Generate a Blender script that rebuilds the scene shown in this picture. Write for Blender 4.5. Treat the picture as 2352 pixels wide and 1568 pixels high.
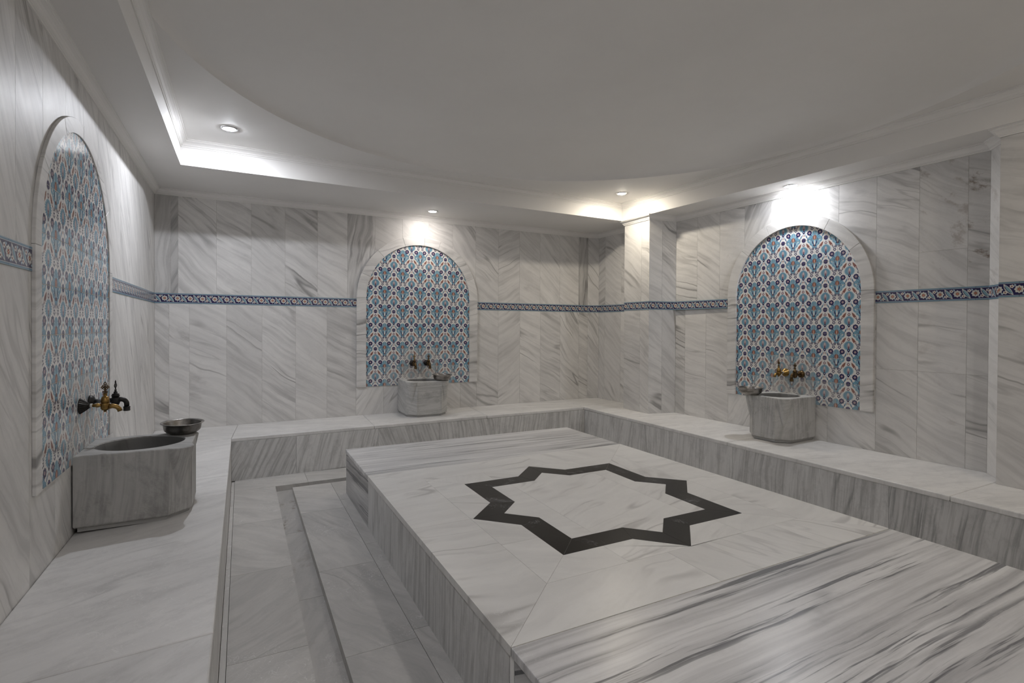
import bpy, bmesh, math, random
from mathutils import Vector, Matrix
from math import sin, cos, pi, radians

random.seed(7)
scn = bpy.context.scene
C = scn.collection
for o in list(bpy.data.objects):
    bpy.data.objects.remove(o)

# ------------------------------------------------------------------ camera
F_PX, CY = 1193.47, 761.39
cam_d = bpy.data.cameras.new('camera')
cam = bpy.data.objects.new('camera', cam_d)
C.objects.link(cam)
yaw, pit, rol = radians(27.456), radians(0.533), radians(0.3226)
fw = Vector((sin(yaw) * cos(pit), cos(yaw) * cos(pit), -sin(pit)))
rt = Vector((cos(yaw), -sin(yaw), 0))
up = rt.cross(fw)
r2 = rt * cos(rol) + up * sin(rol)
u2 = -rt * sin(rol) + up * cos(rol)
cam.matrix_world = Matrix(((r2.x, u2.x, -fw.x, 0), (r2.y, u2.y, -fw.y, 0), (r2.z, u2.z, -fw.z, 0), (0, 0, 0, 1)))
cam_d.sensor_width = 36.0
cam_d.lens = F_PX / 2352 * 36.0
cam_d.shift_y = (CY - 784) / 2352
cam_d.clip_start = 0.02
scn.camera = cam

# ------------------------------------------------------------------ world, exposure
w = bpy.data.worlds.new('world')
scn.world = w
w.use_nodes = True
w.node_tree.nodes['Background'].inputs[0].default_value = (0.5, 0.5, 0.5, 1)
w.node_tree.nodes['Background'].inputs[1].default_value = 0.0
scn.view_settings.view_transform = 'Standard'
scn.view_settings.look = 'None'
scn.view_settings.gamma = 1.0
scn.view_settings.exposure = 0.0
scn.view_settings.use_curve_mapping = False

LAMP = 1400.0      # radiance of the halogen lenses
# x, y, z, colour, power factor, label
LIGHTS = [
    (-0.083, 4.35, 1.44, (0.90, 0.93, 1.0), 0.80, 'cool white recessed ceiling spot in the far left corner of the raised ceiling'),
    (3.62, 4.43, 1.44, (1.0, 0.90, 0.74), 0.52, 'warm recessed ceiling spot in the raised ceiling, near the corner pillar'),
    (1.83, 5.40, 1.245, (1.0, 0.93, 0.87), 0.22, 'recessed ceiling spot in the lower ceiling band above the back wall niche'),
    (4.258, 2.925, 1.245, (0.93, 0.95, 1.0), 0.44, 'recessed ceiling spot close to the right wall, above the right niche'),
    (-0.083, 0.42, 1.44, (0.97, 0.96, 1.0), 0.42, 'unseen recessed ceiling spot added for ambient light in the raised ceiling, near left corner behind the viewer'),  # out of view; mirrored from the far left corner to add ambient light
    (3.60, 0.42, 1.44, (1.0, 0.87, 0.66), 0.28, 'unseen recessed ceiling spot added for ambient light in the raised ceiling, near right corner'),  # unseen counterpart of the warm far spot, added as ambient fill
    (1.80, -0.60, 1.245, (1.0, 0.95, 0.9), 0.62, 'unseen recessed ceiling spot added for ambient light in the lower ceiling band along the near wall'),  # unseen; added behind the camera to lift the ambient light
]

# ------------------------------------------------------------------ node helpers
class NT:
    def __init__(s, mat):
        s.m = mat; mat.use_nodes = True; s.t = mat.node_tree; s.t.nodes.clear()
        s.out = s.t.nodes.new('ShaderNodeOutputMaterial')
    def n(s, typ, **kw):
        nd = s.t.nodes.new(typ)
        for k, v in kw.items(): setattr(nd, k, v)
        return nd
    def put(s, sock, v):
        if isinstance(v, bpy.types.NodeSocket): s.t.links.new(v, sock)
        elif isinstance(v, (tuple, list)) and len(v) == 3 and sock.type == 'RGBA': sock.default_value = (*v, 1)
        else: sock.default_value = v
    def math(s, op, a, b=0.0, c=0.0, clamp=False):
        nd = s.n('ShaderNodeMath', operation=op, use_clamp=clamp)
        s.put(nd.inputs[0], a); s.put(nd.inputs[1], b); s.put(nd.inputs[2], c)
        return nd.outputs[0]
    def vmath(s, op, a, b=(0, 0, 0)):
        nd = s.n('ShaderNodeVectorMath', operation=op)
        s.put(nd.inputs[0], a); s.put(nd.inputs[1], b)
        return nd.outputs['Value'] if op == 'LENGTH' else nd.outputs[0]
    def comb(s, x, y, z=0.0):
        nd = s.n('ShaderNodeCombineXYZ'); s.put(nd.inputs[0], x); s.put(nd.inputs[1], y); s.put(nd.inputs[2], z)
        return nd.outputs[0]
    def sep(s, v):
        nd = s.n('ShaderNodeSeparateXYZ'); s.put(nd.inputs[0], v); return nd.outputs
    def mix(s, f, a, b):
        nd = s.n('ShaderNodeMix', data_type='RGBA', clamp_factor=True)
        s.put(nd.inputs['Factor'], f); s.put(nd.inputs[6], a); s.put(nd.inputs[7], b)
        return nd.outputs[2]
    def noise(s, v, scale=1.0, detail=4.0, rough=0.5, dist=0.0):
        nd = s.n('ShaderNodeTexNoise'); s.put(nd.inputs['Vector'], v)
        nd.inputs['Scale'].default_value = scale; nd.inputs['Detail'].default_value = detail
        nd.inputs['Roughness'].default_value = rough; nd.inputs['Distortion'].default_value = dist
        return nd.outputs['Fac']
    def ramp(s, v, lo, hi, a=0.0, b=1.0, smooth=True):
        nd = s.n('ShaderNodeMapRange', interpolation_type='SMOOTHSTEP' if smooth else 'LINEAR')
        s.put(nd.inputs[0], v); s.put(nd.inputs[1], lo); s.put(nd.inputs[2], hi); s.put(nd.inputs[3], a); s.put(nd.inputs[4], b)
        return nd.outputs[0]
    def attr(s, name):
        nd = s.n('ShaderNodeAttribute', attribute_type='OBJECT', attribute_name=name)
        return nd.outputs['Fac']
    def uv(s):
        return s.n('ShaderNodeTexCoord').outputs['UV']
    def bsdf(s, color, rough, metal=0.0, bump=None, bstr=0.2, bdist=0.002, spec=0.5, emis=None, estr=0.0, coat=0.0):
        b = s.n('ShaderNodeBsdfPrincipled')
        s.put(b.inputs['Base Color'], color); s.put(b.inputs['Roughness'], rough); s.put(b.inputs['Metallic'], metal)
        s.put(b.inputs['Specular IOR Level'], spec)
        if coat: b.inputs['Coat Weight'].default_value = coat; b.inputs['Coat Roughness'].default_value = 0.08
        if emis is not None:
            s.put(b.inputs['Emission Color'], emis); b.inputs['Emission Strength'].default_value = estr
        if bump is not None:
            bp = s.n('ShaderNodeBump'); bp.inputs['Strength'].default_value = bstr; bp.inputs['Distance'].default_value = bdist
            s.put(bp.inputs['Height'], bump); s.t.links.new(bp.outputs[0], b.inputs['Normal'])
        s.t.links.new(b.outputs[0], s.out.inputs[0])
        return b

def marble(name, light, dark, vein, sfreq=7.0, sstr=0.45, vstr=0.6, vfreq=2.0, smudge=0.5, rough=0.32, dash=0.0, fw=0.4, mottle=0.16, etch=0.25,
           warp=0.30, aniso=0.30, bump=0.15, rvar=0.12, wear=0.25, wscale=3.0, spec=0.5):
    """light stone with streaks and thin veins; every slab carries its own seed, vein angle, tone, strength and stain"""
    m = bpy.data.materials.new(name); T = NT(m)
    uv = T.uv(); seed = T.attr('seed'); ang = T.attr('ang'); tone = T.attr('tone'); stain = T.attr('stain'); amt = T.attr('amt')
    ro = T.n('ShaderNodeVectorRotate', rotation_type='Z_AXIS')
    T.put(ro.inputs['Vector'], uv); T.put(ro.inputs['Angle'], T.math('MULTIPLY', ang, -1.0))
    off = T.comb(T.math('MULTIPLY', seed, 13.7), T.math('MULTIPLY', seed, 5.31), seed)
    p = T.vmath('ADD', ro.outputs[0], off)
    w1 = T.noise(p, 1.3, 2.0); w2 = T.noise(T.vmath('ADD', p, (3, 9, 2)), 5.0, 3.0)
    dy = T.math('ADD', T.math('MULTIPLY', T.math('SUBTRACT', w1, 0.5), warp), T.math('MULTIPLY', T.math('SUBTRACT', w2, 0.5), warp * 0.16))
    p = T.vmath('ADD', p, T.comb(0.0, dy, 0.0))
    q = T.vmath('MULTIPLY', p, (aniso, 1.0, 1.0))
    s1 = T.noise(q, sfreq, 6.0, 0.62)
    s2 = T.noise(T.vmath('ADD', T.vmath('MULTIPLY', q, (0.35, 1, 1)), (7, 1, 4)), sfreq * 3.2, 4.0, 0.6)
    st = T.math('ADD', T.math('MULTIPLY', T.ramp(s1, 0.36, 0.68), 1.15 - fw), T.math('MULTIPLY', T.ramp(s2, 0.42, 0.68), fw * 1.25))
    f = T.math('MULTIPLY', T.math('MULTIPLY', st, sstr), amt)
    col = T.mix(f, light, dark)
    # soft smudges
    sm = T.noise(T.vmath('ADD', T.vmath('MULTIPLY', p, (0.8, 1.7, 1)), (2, 5, 8)), 2.6, 4.0, 0.6)
    col = T.mix(T.math('MULTIPLY', T.ramp(sm, 0.60, 0.80), smudge), col, vein)
    # long thin veins
    vn = T.noise(T.vmath('MULTIPLY', q, (0.55, 1, 1)), vfreq, 3.0, 0.55)
    va = T.math('ABSOLUTE', T.math('SUBTRACT', vn, 0.5))
    gate = T.ramp(T.noise(T.vmath('ADD', p, (11, 4, 6)), 1.9, 2.0), 0.46, 0.62)
    vm = T.math('MULTIPLY', T.math('MULTIPLY', T.ramp(va, 0.0, 0.011, 1.0, 0.0), gate), vstr)
    vn2 = T.noise(T.vmath('ADD', T.vmath('MULTIPLY', q, (0.5, 1, 1)), (1, 3, 5)), vfreq * 2.7, 3.0, 0.55)
    vb = T.math('MULTIPLY', T.math('MULTIPLY', T.ramp(T.math('ABSOLUTE', T.math('SUBTRACT', vn2, 0.5)), 0.0, 0.02, 1.0, 0.0), gate), vstr * 0.45)
    col = T.mix(T.math('MULTIPLY', T.math('MAXIMUM', vm, vb), amt), col, vein)
    if dash:
        d1 = T.noise(T.vmath('ADD', T.vmath('MULTIPLY', q, (0.40, 1, 1)), (4, 8, 3)), sfreq * 4.6, 5.0, 0.6)
        d2 = T.noise(T.vmath('ADD', T.vmath('MULTIPLY', q, (0.6, 1, 1)), (9, 2, 7)), sfreq * 0.9, 2.0)
        dm = T.math('MULTIPLY', T.ramp(d1, 0.52, 0.60), T.ramp(d2, 0.46, 0.56))
        col = T.mix(T.math('MULTIPLY', T.math('MULTIPLY', dm, dash), amt), col, vein)
    # chalky worn scratches
    wn = T.noise(T.vmath('ADD', uv, off), wscale * 3.0, 7.0, 0.72, 0.6)
    wm = T.math('MULTIPLY', T.ramp(wn, 0.56, 0.70), wear)
    col = T.mix(wm, col, tuple(min(1, c * 1.12) for c in light))
    # brown mineral stain
    sn = T.noise(T.vmath('MULTIPLY', p, (1, 1.6, 1)), 6.0, 5.0, 0.65)
    col = T.mix(T.math('MULTIPLY', T.ramp(sn, 0.56, 0.70), stain), col, (0.20, 0.145, 0.105))
    # crystalline mottling and pale etched squiggles left by water
    mt = T.noise(T.vmath('ADD', T.vmath('MULTIPLY', p, (0.6, 1, 1)), (5, 5, 1)), 11.0, 9.0, 0.78)
    col = T.mix(T.math('MULTIPLY', T.ramp(mt, 0.46, 0.66), mottle), col, dark)
    if etch:
        e1 = T.noise(T.vmath('ADD', uv, off), 15.0, 2.0, 0.5, 1.5)
        e2 = T.noise(T.vmath('ADD', T.vmath('ADD', uv, off), (8, 3, 1)), 2.6, 3.0)
        em = T.math('MULTIPLY', T.ramp(T.math('ABSOLUTE', T.math('SUBTRACT', e1, 0.5)), 0.0, 0.013, 1.0, 0.0), T.ramp(e2, 0.50, 0.62))
        col = T.mix(T.math('MULTIPLY', em, etch), col, (0.82, 0.81, 0.80))
    mul = T.n('ShaderNodeMix', data_type='RGBA', blend_type='MULTIPLY')
    mul.inputs['Factor'].default_value = 1.0
    T.put(mul.inputs[6], col); T.put(mul.inputs[7], T.comb(tone, tone, tone))
    fine = T.noise(T.vmath('ADD', uv, off), 60.0, 4.0, 0.6)
    rr = T.math('ADD', T.math('ADD', rough, T.math('MULTIPLY', T.math('SUBTRACT', wn, 0.5), rvar)), T.math('MULTIPLY', wm, 0.3))
    T.bsdf(mul.outputs[2], rr, bump=T.math('ADD', T.math('MULTIPLY', fine, 0.5), T.math('MULTIPLY', wn, 0.5)), bstr=bump, bdist=0.0015, spec=spec)
    return m

def plain(name, col, rough, metal=0.0, nscale=20.0, nvar=0.1, bump=0.1, coords='Object', spec=0.5, coat=0.0):
    m = bpy.data.materials.new(name); T = NT(m)
    co = T.n('ShaderNodeTexCoord').outputs[coords]
    nz = T.noise(co, nscale, 5.0, 0.6)
    dk = tuple(c * (1 - 2.2 * nvar) for c in col)
    T.bsdf(T.mix(T.ramp(nz, 0.3, 0.7), dk, col), T.math('ADD', rough, T.math('MULTIPLY', T.math('SUBTRACT', nz, 0.5), 0.25)),
           metal, bump=nz, bstr=bump, bdist=0.001, spec=spec, coat=coat)
    return m

def emitter(name, col, strength):
    m = bpy.data.materials.new(name); T = NT(m)
    e = T.n('ShaderNodeEmission'); T.put(e.inputs[0], col); e.inputs[1].default_value = strength
    T.t.links.new(e.outputs[0], T.out.inputs[0]); return m

# painted ceramic: shapes are laid over each other inside the unit square of a tile
WHITE = (0.74, 0.725, 0.70); TEAL = (0.165, 0.330, 0.435); TEAL_D = (0.085, 0.20, 0.31); NAVY = (0.018, 0.014, 0.075)
RED = (0.255, 0.105, 0.075); PINK = (0.43, 0.33, 0.34); SKY = (0.42, 0.56, 0.64)

class Paint:
    def __init__(s, T, base): s.T = T; s.col = base
    def lay(s, mask, color): s.col = s.T.mix(mask, s.col, color)
    def loc(s, vec, cx, cy, rx, ry, rot):
        mp = s.T.n('ShaderNodeMapping', vector_type='TEXTURE')
        s.T.put(mp.inputs['Vector'], vec)
        mp.inputs['Location'].default_value = (cx, cy, 0); mp.inputs['Rotation'].default_value = (0, 0, radians(rot))
        mp.inputs['Scale'].default_value = (rx, ry, 1)
        return mp.outputs[0]
    def ell(s, vec, cx, cy, rx, ry, color, rot=0, petals=0, depth=0.0, inner=0.0, phase=0.0):
        T = s.T; v = s.loc(vec, cx, cy, rx, ry, rot)
        r = T.vmath('LENGTH', v)
        lim = 1.0
        if petals:
            x, y, _ = T.sep(v)
            a = T.math('ARCTAN2', y, x)
            c = T.math('COSINE', T.math('ADD', T.math('MULTIPLY', a, float(petals)), phase))
            lim = T.math('ADD', T.math('MULTIPLY', c, depth), 1.0 - depth)
        m = T.math('LESS_THAN', r, lim)
        if inner: m = T.math('MULTIPLY', m, T.math('GREATER_THAN', r, inner))
        s.lay(m, color); return m
    def leaf(s, vec, cx, cy, rx, ry, color, rot=0, skew=0.0):
        """pointed leaf: lens along local x"""
        T = s.T; v = s.loc(vec, cx, cy, rx, ry, rot); x, y, _ = T.sep(v)
        prof = T.math('SUBTRACT', 1.0, T.math('MULTIPLY', x, x))
        if skew: y = T.math('ADD', y, T.math('MULTIPLY', prof, skew))
        m = T.math('LESS_THAN', T.math('ABSOLUTE', y), prof)
        s.lay(m, color)
    def dia(s, vec, cx, cy, rx, ry, color, rot=0, lobes=0.0, freq=6.0):
        T = s.T; v = T.vmath('ABSOLUTE', s.loc(vec, cx, cy, rx, ry, rot)); x, y, _ = T.sep(v)
        d = T.math('ADD', T.math('POWER', x, 1.02), T.math('POWER', y, 1.02))
        if lobes:
            a = T.math('ARCTAN2', y, x)
            d = T.math('ADD', d, T.math('MULTIPLY', T.math('COSINE', T.math('MULTIPLY', a, freq)), lobes))
        s.lay(T.math('LESS_THAN', d, 1.0), color)

def tile_material():
    m = bpy.data.materials.new('painted_floral_tile'); T = NT(m)
    u, v, _ = T.sep(T.uv())
    um = T.math('ABSOLUTE', T.math('SUBTRACT', u, 0.5))          # 0 centre .. 0.5 edge
    P0 = T.comb(um, v, 0.0)                                        # centre line coordinates
    vs = T.math('SUBTRACT', v, T.math('ROUND', v))                 # -0.5..0.5 around the horizontal joint
    P1 = T.comb(T.math('SUBTRACT', 0.5, um), vs, 0.0)              # around the tile corner
    PB = T.comb(um, vs, 0.0)                                       # around the middle of the joint
    k = Paint(T, WHITE)
    # turquoise medallion on the corners
    k.dia(P1, 0, -0.01, 0.375, 0.415, TEAL, lobes=0.05, freq=12.0)
    k.ell(P1, 0.165, 0.07, 0.10, 0.085, TEAL, petals=6, depth=0.10)
    k.ell(P1, 0.165, -0.10, 0.11, 0.085, TEAL, petals=6, depth=0.10)
    k.ell(P1, 0.175, -0.105, 0.05, 0.045, SKY, inner=0.62)
    k.ell(P1, 0.09, -0.19, 0.042, 0.04, SKY, inner=0.62)
    k.ell(P1, 0.235, -0.04, 0.022, 0.035, WHITE, rot=-35)
    k.ell(P1, 0.16, 0.12, 0.085, 0.05, TEAL_D, rot=35, inner=0.72)
    k.ell(P1, 0.11, 0.22, 0.06, 0.04, SKY, rot=55, inner=0.68)
    k.leaf(P1, 0, -0.16, 0.035, 0.15, WHITE)
    k.ell(P1, 0.0, -0.14, 0.028, 0.13, WHITE)
    k.leaf(P1, 0.068, -0.135, 0.12, 0.022, NAVY, rot=70, skew=0.8)
    k.ell(P1, 0.03, -0.265, 0.04, 0.03, NAVY, rot=60)
    k.ell(P1, 0.0, -0.25, 0.02, 0.035, RED)
    k.ell(P1, 0.0, 0.075, 0.085, 0.105, RED)
    k.ell(P1, 0.0, 0.07, 0.025, 0.07, (0.62, 0.33, 0.25))
    k.ell(P1, 0.125, 0.01, 0.012, 0.05, NAVY, rot=10)
    # ball on the joint, with stems
    k.leaf(PB, 0.125, 0.15, 0.10, 0.026, TEAL_D, rot=-62)
    k.leaf(PB, 0.175, 0.06, 0.12, 0.009, NAVY, rot=-58)
    k.ell(PB, 0, 0, 0.102, 0.098, NAVY, petals=10, depth=0.06)
    k.ell(PB, 0, 0.045, 0.05, 0.022, (0.09, 0.07, 0.19))
    k.ell(PB, 0, -0.045, 0.045, 0.014, (0.08, 0.06, 0.17))
    # ring below the ball
    k.ell(P0, 0, 0.865, 0.006, 0.05, NAVY)
    k.ell(P0, 0, 0.785, 0.058, 0.056, (0.10, 0.04, 0.09))
    k.ell(P0, 0, 0.785, 0.036, 0.034, (0.55, 0.40, 0.36))
    k.ell(P0, 0, 0.792, 0.024, 0.018, WHITE)
    # brick red buds
    k.leaf(P0, 0.215, 0.73, 0.170, 0.050, RED, rot=-54, skew=0.15)
    k.ell(P0, 0.238, 0.69, 0.080, 0.044, RED, rot=-54)
    k.ell(P0, 0.235, 0.695, 0.062, 0.020, (0.20, 0.06, 0.07), rot=-54, inner=0.55)
    k.ell(P0, 0.252, 0.66, 0.025, 0.018, WHITE, rot=-54)
    # palmette
    k.ell(P0, 0, 0.525, 0.225, 0.195, TEAL, petals=20, depth=0.09)
    k.ell(P0, 0, 0.60, 0.15, 0.13, TEAL, petals=14, depth=0.12)
    k.ell(P0, 0, 0.53, 0.160, 0.150, TEAL_D, petals=16, depth=0.16, inner=0.76)
    k.leaf(P0, 0, 0.53, 0.13, 0.062, PINK, rot=90)
    k.ell(P0, 0, 0.50, 0.05, 0.075, PINK)
    k.ell(P0, 0, 0.585, 0.012, 0.05, (0.75, 0.68, 0.64))
    k.ell(P0, 0.0, 0.475, 0.044, 0.032, (0.16, 0.06, 0.11), petals=6, depth=0.2)
    k.ell(P0, 0, 0.43, 0.03, 0.02, RED)
    k.leaf(P0, 0, 0.345, 0.085, 0.055, NAVY, rot=90)
    k.ell(P0, 0, 0.355, 0.018, 0.024, SKY)
    k.leaf(P0, 0.075, 0.265, 0.075, 0.020, SKY, rot=62)
    k.leaf(P0, 0.035, 0.20, 0.05, 0.016, RED, rot=-70)
    # navy sprigs with little flowers
    for cx, cy, ln, wd, rt_ in ((0.455, 0.60, 0.075, 0.016, 82), (0.415, 0.605, 0.07, 0.017, 100), (0.375, 0.585, 0.05, 0.016, 125), (0.33, 0.555, 0.045, 0.014, 160), (0.30, 0.60, 0.05, 0.012, -42)):
        k.leaf(P0, cx, cy, ln, wd, NAVY, rot=rt_)
    k.ell(P0, 0.378, 0.465, 0.074, 0.074, NAVY, petals=5, depth=0.18, phase=1.2)
    k.ell(P0, 0.378, 0.465, 0.028, 0.028, WHITE)
    # rosettes
    k.leaf(P0, 0.325, 0.195, 0.06, 0.014, NAVY, rot=-48)
    k.ell(P0, 0.262, 0.285, 0.116, 0.112, NAVY, petals=8, depth=0.07)
    k.ell(P0, 0.262, 0.285, 0.072, 0.070, (0.05, 0.035, 0.14), petals=8, depth=0.10, inner=0.78)
    k.ell(P0, 0.262, 0.285, 0.046, 0.044, PINK, petals=6, depth=0.06)
    k.ell(P0, 0.262, 0.285, 0.020, 0.020, (0.40, 0.24, 0.24))
    # lime bloom where water runs
    fade = T.attr('fade')
    fn = T.noise(T.comb(T.math('MULTIPLY', u, 1.6), T.math('MULTIPLY', v, 0.5), T.attr('seed')), 2.2, 4.0)
    fm = T.math('MULTIPLY', fade, T.ramp(fn, 0.25, 0.60, 0.45, 1.0))
    col = T.mix(fm, k.col, (0.50, 0.48, 0.45))
    nz = T.noise(T.comb(u, v, 0.0), 6.0, 2.0)
    T.bsdf(col, T.math('ADD', 0.16, T.math('MULTIPLY', fm, 0.45)), bump=nz, bstr=0.08, bdist=0.002)
    return m

def border_material():
    m = bpy.data.materials.new('painted_border_tile'); T = NT(m)
    u, v, _ = T.sep(T.uv())
    x = T.math('FRACT', T.math('MULTIPLY', u, 2.0))                # two repeats per tile, flower at 0
    X = T.math('MULTIPLY', T.math('SUBTRACT', x, T.math('ROUND', x)), 1.1)
    P = T.comb(X, v, 0.0)                                          # around the flower
    Q = T.comb(T.math('MULTIPLY', T.math('SUBTRACT', x, 0.5), 1.1), v, 0.0)   # around the ribbon
    k = Paint(T, NAVY)
    cream = (0.60, 0.58, 0.54); rib = (0.20, 0.34, 0.41)
    k.leaf(Q, 0.0, 0.50, 0.46, 0.140, cream, rot=-55, skew=0.25)
    k.leaf(Q, -0.045, 0.47, 0.36, 0.035, NAVY, rot=-55, skew=0.9)
    k.leaf(Q, 0.02, 0.50, 0.37, 0.080, rib, rot=-55, skew=0.3)
    k.ell(Q, 0.17, 0.70, 0.135, 0.125, cream, petals=5, depth=0.14)
    k.ell(Q, 0.17, 0.70, 0.045, 0.045, RED)
    k.ell(Q, -0.17, 0.30, 0.135, 0.125, cream, petals=5, depth=0.14)
    k.ell(Q, -0.17, 0.30, 0.045, 0.045, RED)
    k.leaf(P, -0.20, 0.76, 0.10, 0.05, SKY, rot=-55)
    k.leaf(P, 0.20, 0.24, 0.10, 0.05, SKY, rot=-55)
    k.ell(P, 0, 0.50, 0.300, 0.305, NAVY)
    k.ell(P, 0, 0.50, 0.265, 0.270, cream, petals=8, depth=0.10)
    k.ell(P, 0, 0.50, 0.165, 0.17, (0.22, 0.24, 0.20), petals=8, depth=0.34)
    k.ell(P, 0, 0.50, 0.100, 0.10, (0.36, 0.12, 0.07))
    k.ell(P, 0, 0.50, 0.028, 0.028, (0.75, 0.55, 0.45))
    av = T.math('ABSOLUTE', T.math('SUBTRACT', v, 0.5))
    k.lay(T.math('GREATER_THAN', av, 0.365), NAVY)
    k.lay(T.math('GREATER_THAN', av, 0.385), (0.50, 0.53, 0.54))
    k.lay(T.math('GREATER_THAN', av, 0.405), (0.12, 0.22, 0.31))
    k.lay(T.math('GREATER_THAN', av, 0.475), (0.24, 0.35, 0.41))
    nz = T.noise(T.comb(u, v, 0.0), 5.0, 2.0)
    T.bsdf(k.col, 0.16, bump=nz, bstr=0.06, bdist=0.002)
    return m

M = {}
L_, D_, V_ = (0.735, 0.722, 0.705), (0.44, 0.432, 0.424), (0.27, 0.262, 0.255)
M['wall'] = marble('white_marble_wall', L_, D_, V_, sfreq=7.5, sstr=0.60, fw=0.55, vstr=0.85, vfreq=1.9, smudge=0.55, rough=0.46, warp=0.22, aniso=0.17, bump=0.10, wear=0.15, spec=0.35)
M['top'] = marble('white_marble_top', (0.76, 0.752, 0.735), (0.50, 0.492, 0.484), (0.33, 0.32, 0.31), sfreq=4.0, sstr=0.34, vstr=0.6, vfreq=1.5, smudge=0.45, rough=0.33, bump=0.05, wear=0.07, spec=0.35, mottle=0.12, etch=0.3)
M['floor'] = marble('floor_marble', (0.55, 0.535, 0.515), (0.38, 0.375, 0.365), (0.30, 0.29, 0.28), sfreq=7.0, sstr=0.6, vstr=0.45, vfreq=1.8, smudge=0.55, rough=0.42, bump=0.4, wear=0.42, wscale=5.0, aniso=0.2, mottle=0.42, etch=0.5)
M['bench'] = marble('bench_marble', (0.74, 0.73, 0.72), (0.46, 0.455, 0.45), (0.36, 0.355, 0.35), sfreq=4.5, sstr=0.40, vstr=0.4, vfreq=1.6, smudge=0.5, rough=0.42, bump=0.4, wear=0.38, wscale=5.0, mottle=0.38, etch=0.5)
M['riser'] = marble('streaked_grey_marble', (0.70, 0.695, 0.685), (0.22, 0.218, 0.215), (0.15, 0.148, 0.145), sfreq=13.0, sstr=0.46, fw=0.75, mottle=0.28, vstr=0.5, vfreq=3.0, smudge=0.25, rough=0.42, warp=0.10, aniso=0.13, bump=0.15, wear=0.3)
M['stripe'] = marble('banded_marble', (0.72, 0.715, 0.715), (0.30, 0.295, 0.30), (0.085, 0.085, 0.095), sfreq=8.0, sstr=0.72, fw=0.45, vstr=0.0, dash=0.85, mottle=0.1, etch=0.15, vfreq=4.0, smudge=0.3, rough=0.30, warp=0.05, aniso=0.07, bump=0.04, wear=0.06, spec=0.35)
M['basin'] = marble('grey_basin_marble', (0.55, 0.545, 0.53), (0.22, 0.218, 0.21), (0.18, 0.155, 0.14), sfreq=20.0, sstr=0.38, fw=0.8, mottle=0.45, etch=0.3, vstr=0.35, vfreq=2.5, smudge=0.4, rough=0.62, warp=0.05, aniso=0.10, bump=0.5, wear=0.35, wscale=6.0)
M['basin_in'] = marble('wet_shaded_basin_inside', (0.17, 0.17, 0.165), (0.12, 0.12, 0.115), (0.06, 0.06, 0.06), sfreq=9.0, sstr=0.5, rough=0.45, bump=0.5, wear=0.1)  # wet, stained marble; shade inside the bowl is painted into the dark colour
M['grout'] = plain('pale_grout', (0.52, 0.50, 0.46), 0.85, nscale=40, nvar=0.15)
M['grout_floor'] = plain('dirty_floor_grout', (0.36, 0.335, 0.30), 0.85, nscale=30, nvar=0.2)
M['grout_tile'] = plain('white_tile_grout', (0.74, 0.70, 0.62), 0.8, nscale=40, nvar=0.08)
M['plaster'] = plain('white_plaster', (0.80, 0.785, 0.765), 0.7, nscale=1.2, nvar=0.02, bump=0.02)
M['chrome'] = plain('brushed_chrome_ring', (0.62, 0.62, 0.63), 0.22, 1.0, nvar=0.05)
M['brass'] = plain('aged_brass', (0.40, 0.25, 0.085), 0.36, 1.0, nscale=45, nvar=0.24, bump=0.3)
M['brass_dark'] = plain('tarnished_brass', (0.16, 0.105, 0.05), 0.42, 1.0, nscale=45, nvar=0.25, bump=0.3)
M['iron'] = plain('blackened_metal', (0.055, 0.052, 0.05), 0.42, 0.9, nscale=50, nvar=0.2, bump=0.3)
M['steel'] = plain('worn_steel_pipe', (0.35, 0.36, 0.38), 0.4, 1.0, nscale=40, nvar=0.15, bump=0.2)
M['bowl'] = plain('dull_tinned_metal', (0.36, 0.34, 0.32), 0.34, 1.0, nscale=22, nvar=0.22, bump=0.25)
M['tape'] = plain('white_sealing_tape', (0.75, 0.74, 0.70), 0.6, nvar=0.05)
M['tile'] = tile_material()
M['border'] = border_material()
def black_marble():
    m = bpy.data.materials.new('black_marble'); T = NT(m)
    p = T.vmath('ADD', T.uv(), T.comb(T.attr('seed'), T.attr('seed'), T.attr('seed')))
    a = T.noise(p, 9.0, 6.0, 0.65, 1.2); b = T.noise(p, 3.0, 4.0, 0.6, 0.8)
    v = T.math('MULTIPLY', T.ramp(T.math('ABSOLUTE', T.math('SUBTRACT', a, 0.5)), 0.0, 0.012, 1.0, 0.0), T.ramp(b, 0.50, 0.66))
    c = T.mix(T.math('MULTIPLY', v, 0.5), (0.012, 0.011, 0.0105), (0.42, 0.42, 0.44))
    c = T.mix(T.math('MULTIPLY', T.ramp(b, 0.55, 0.72), 0.30), c, (0.20, 0.20, 0.21))
    T.bsdf(c, 0.24, bump=a, bstr=0.03, bdist=0.001, spec=0.16); return m
M['black'] = black_marble()

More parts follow.
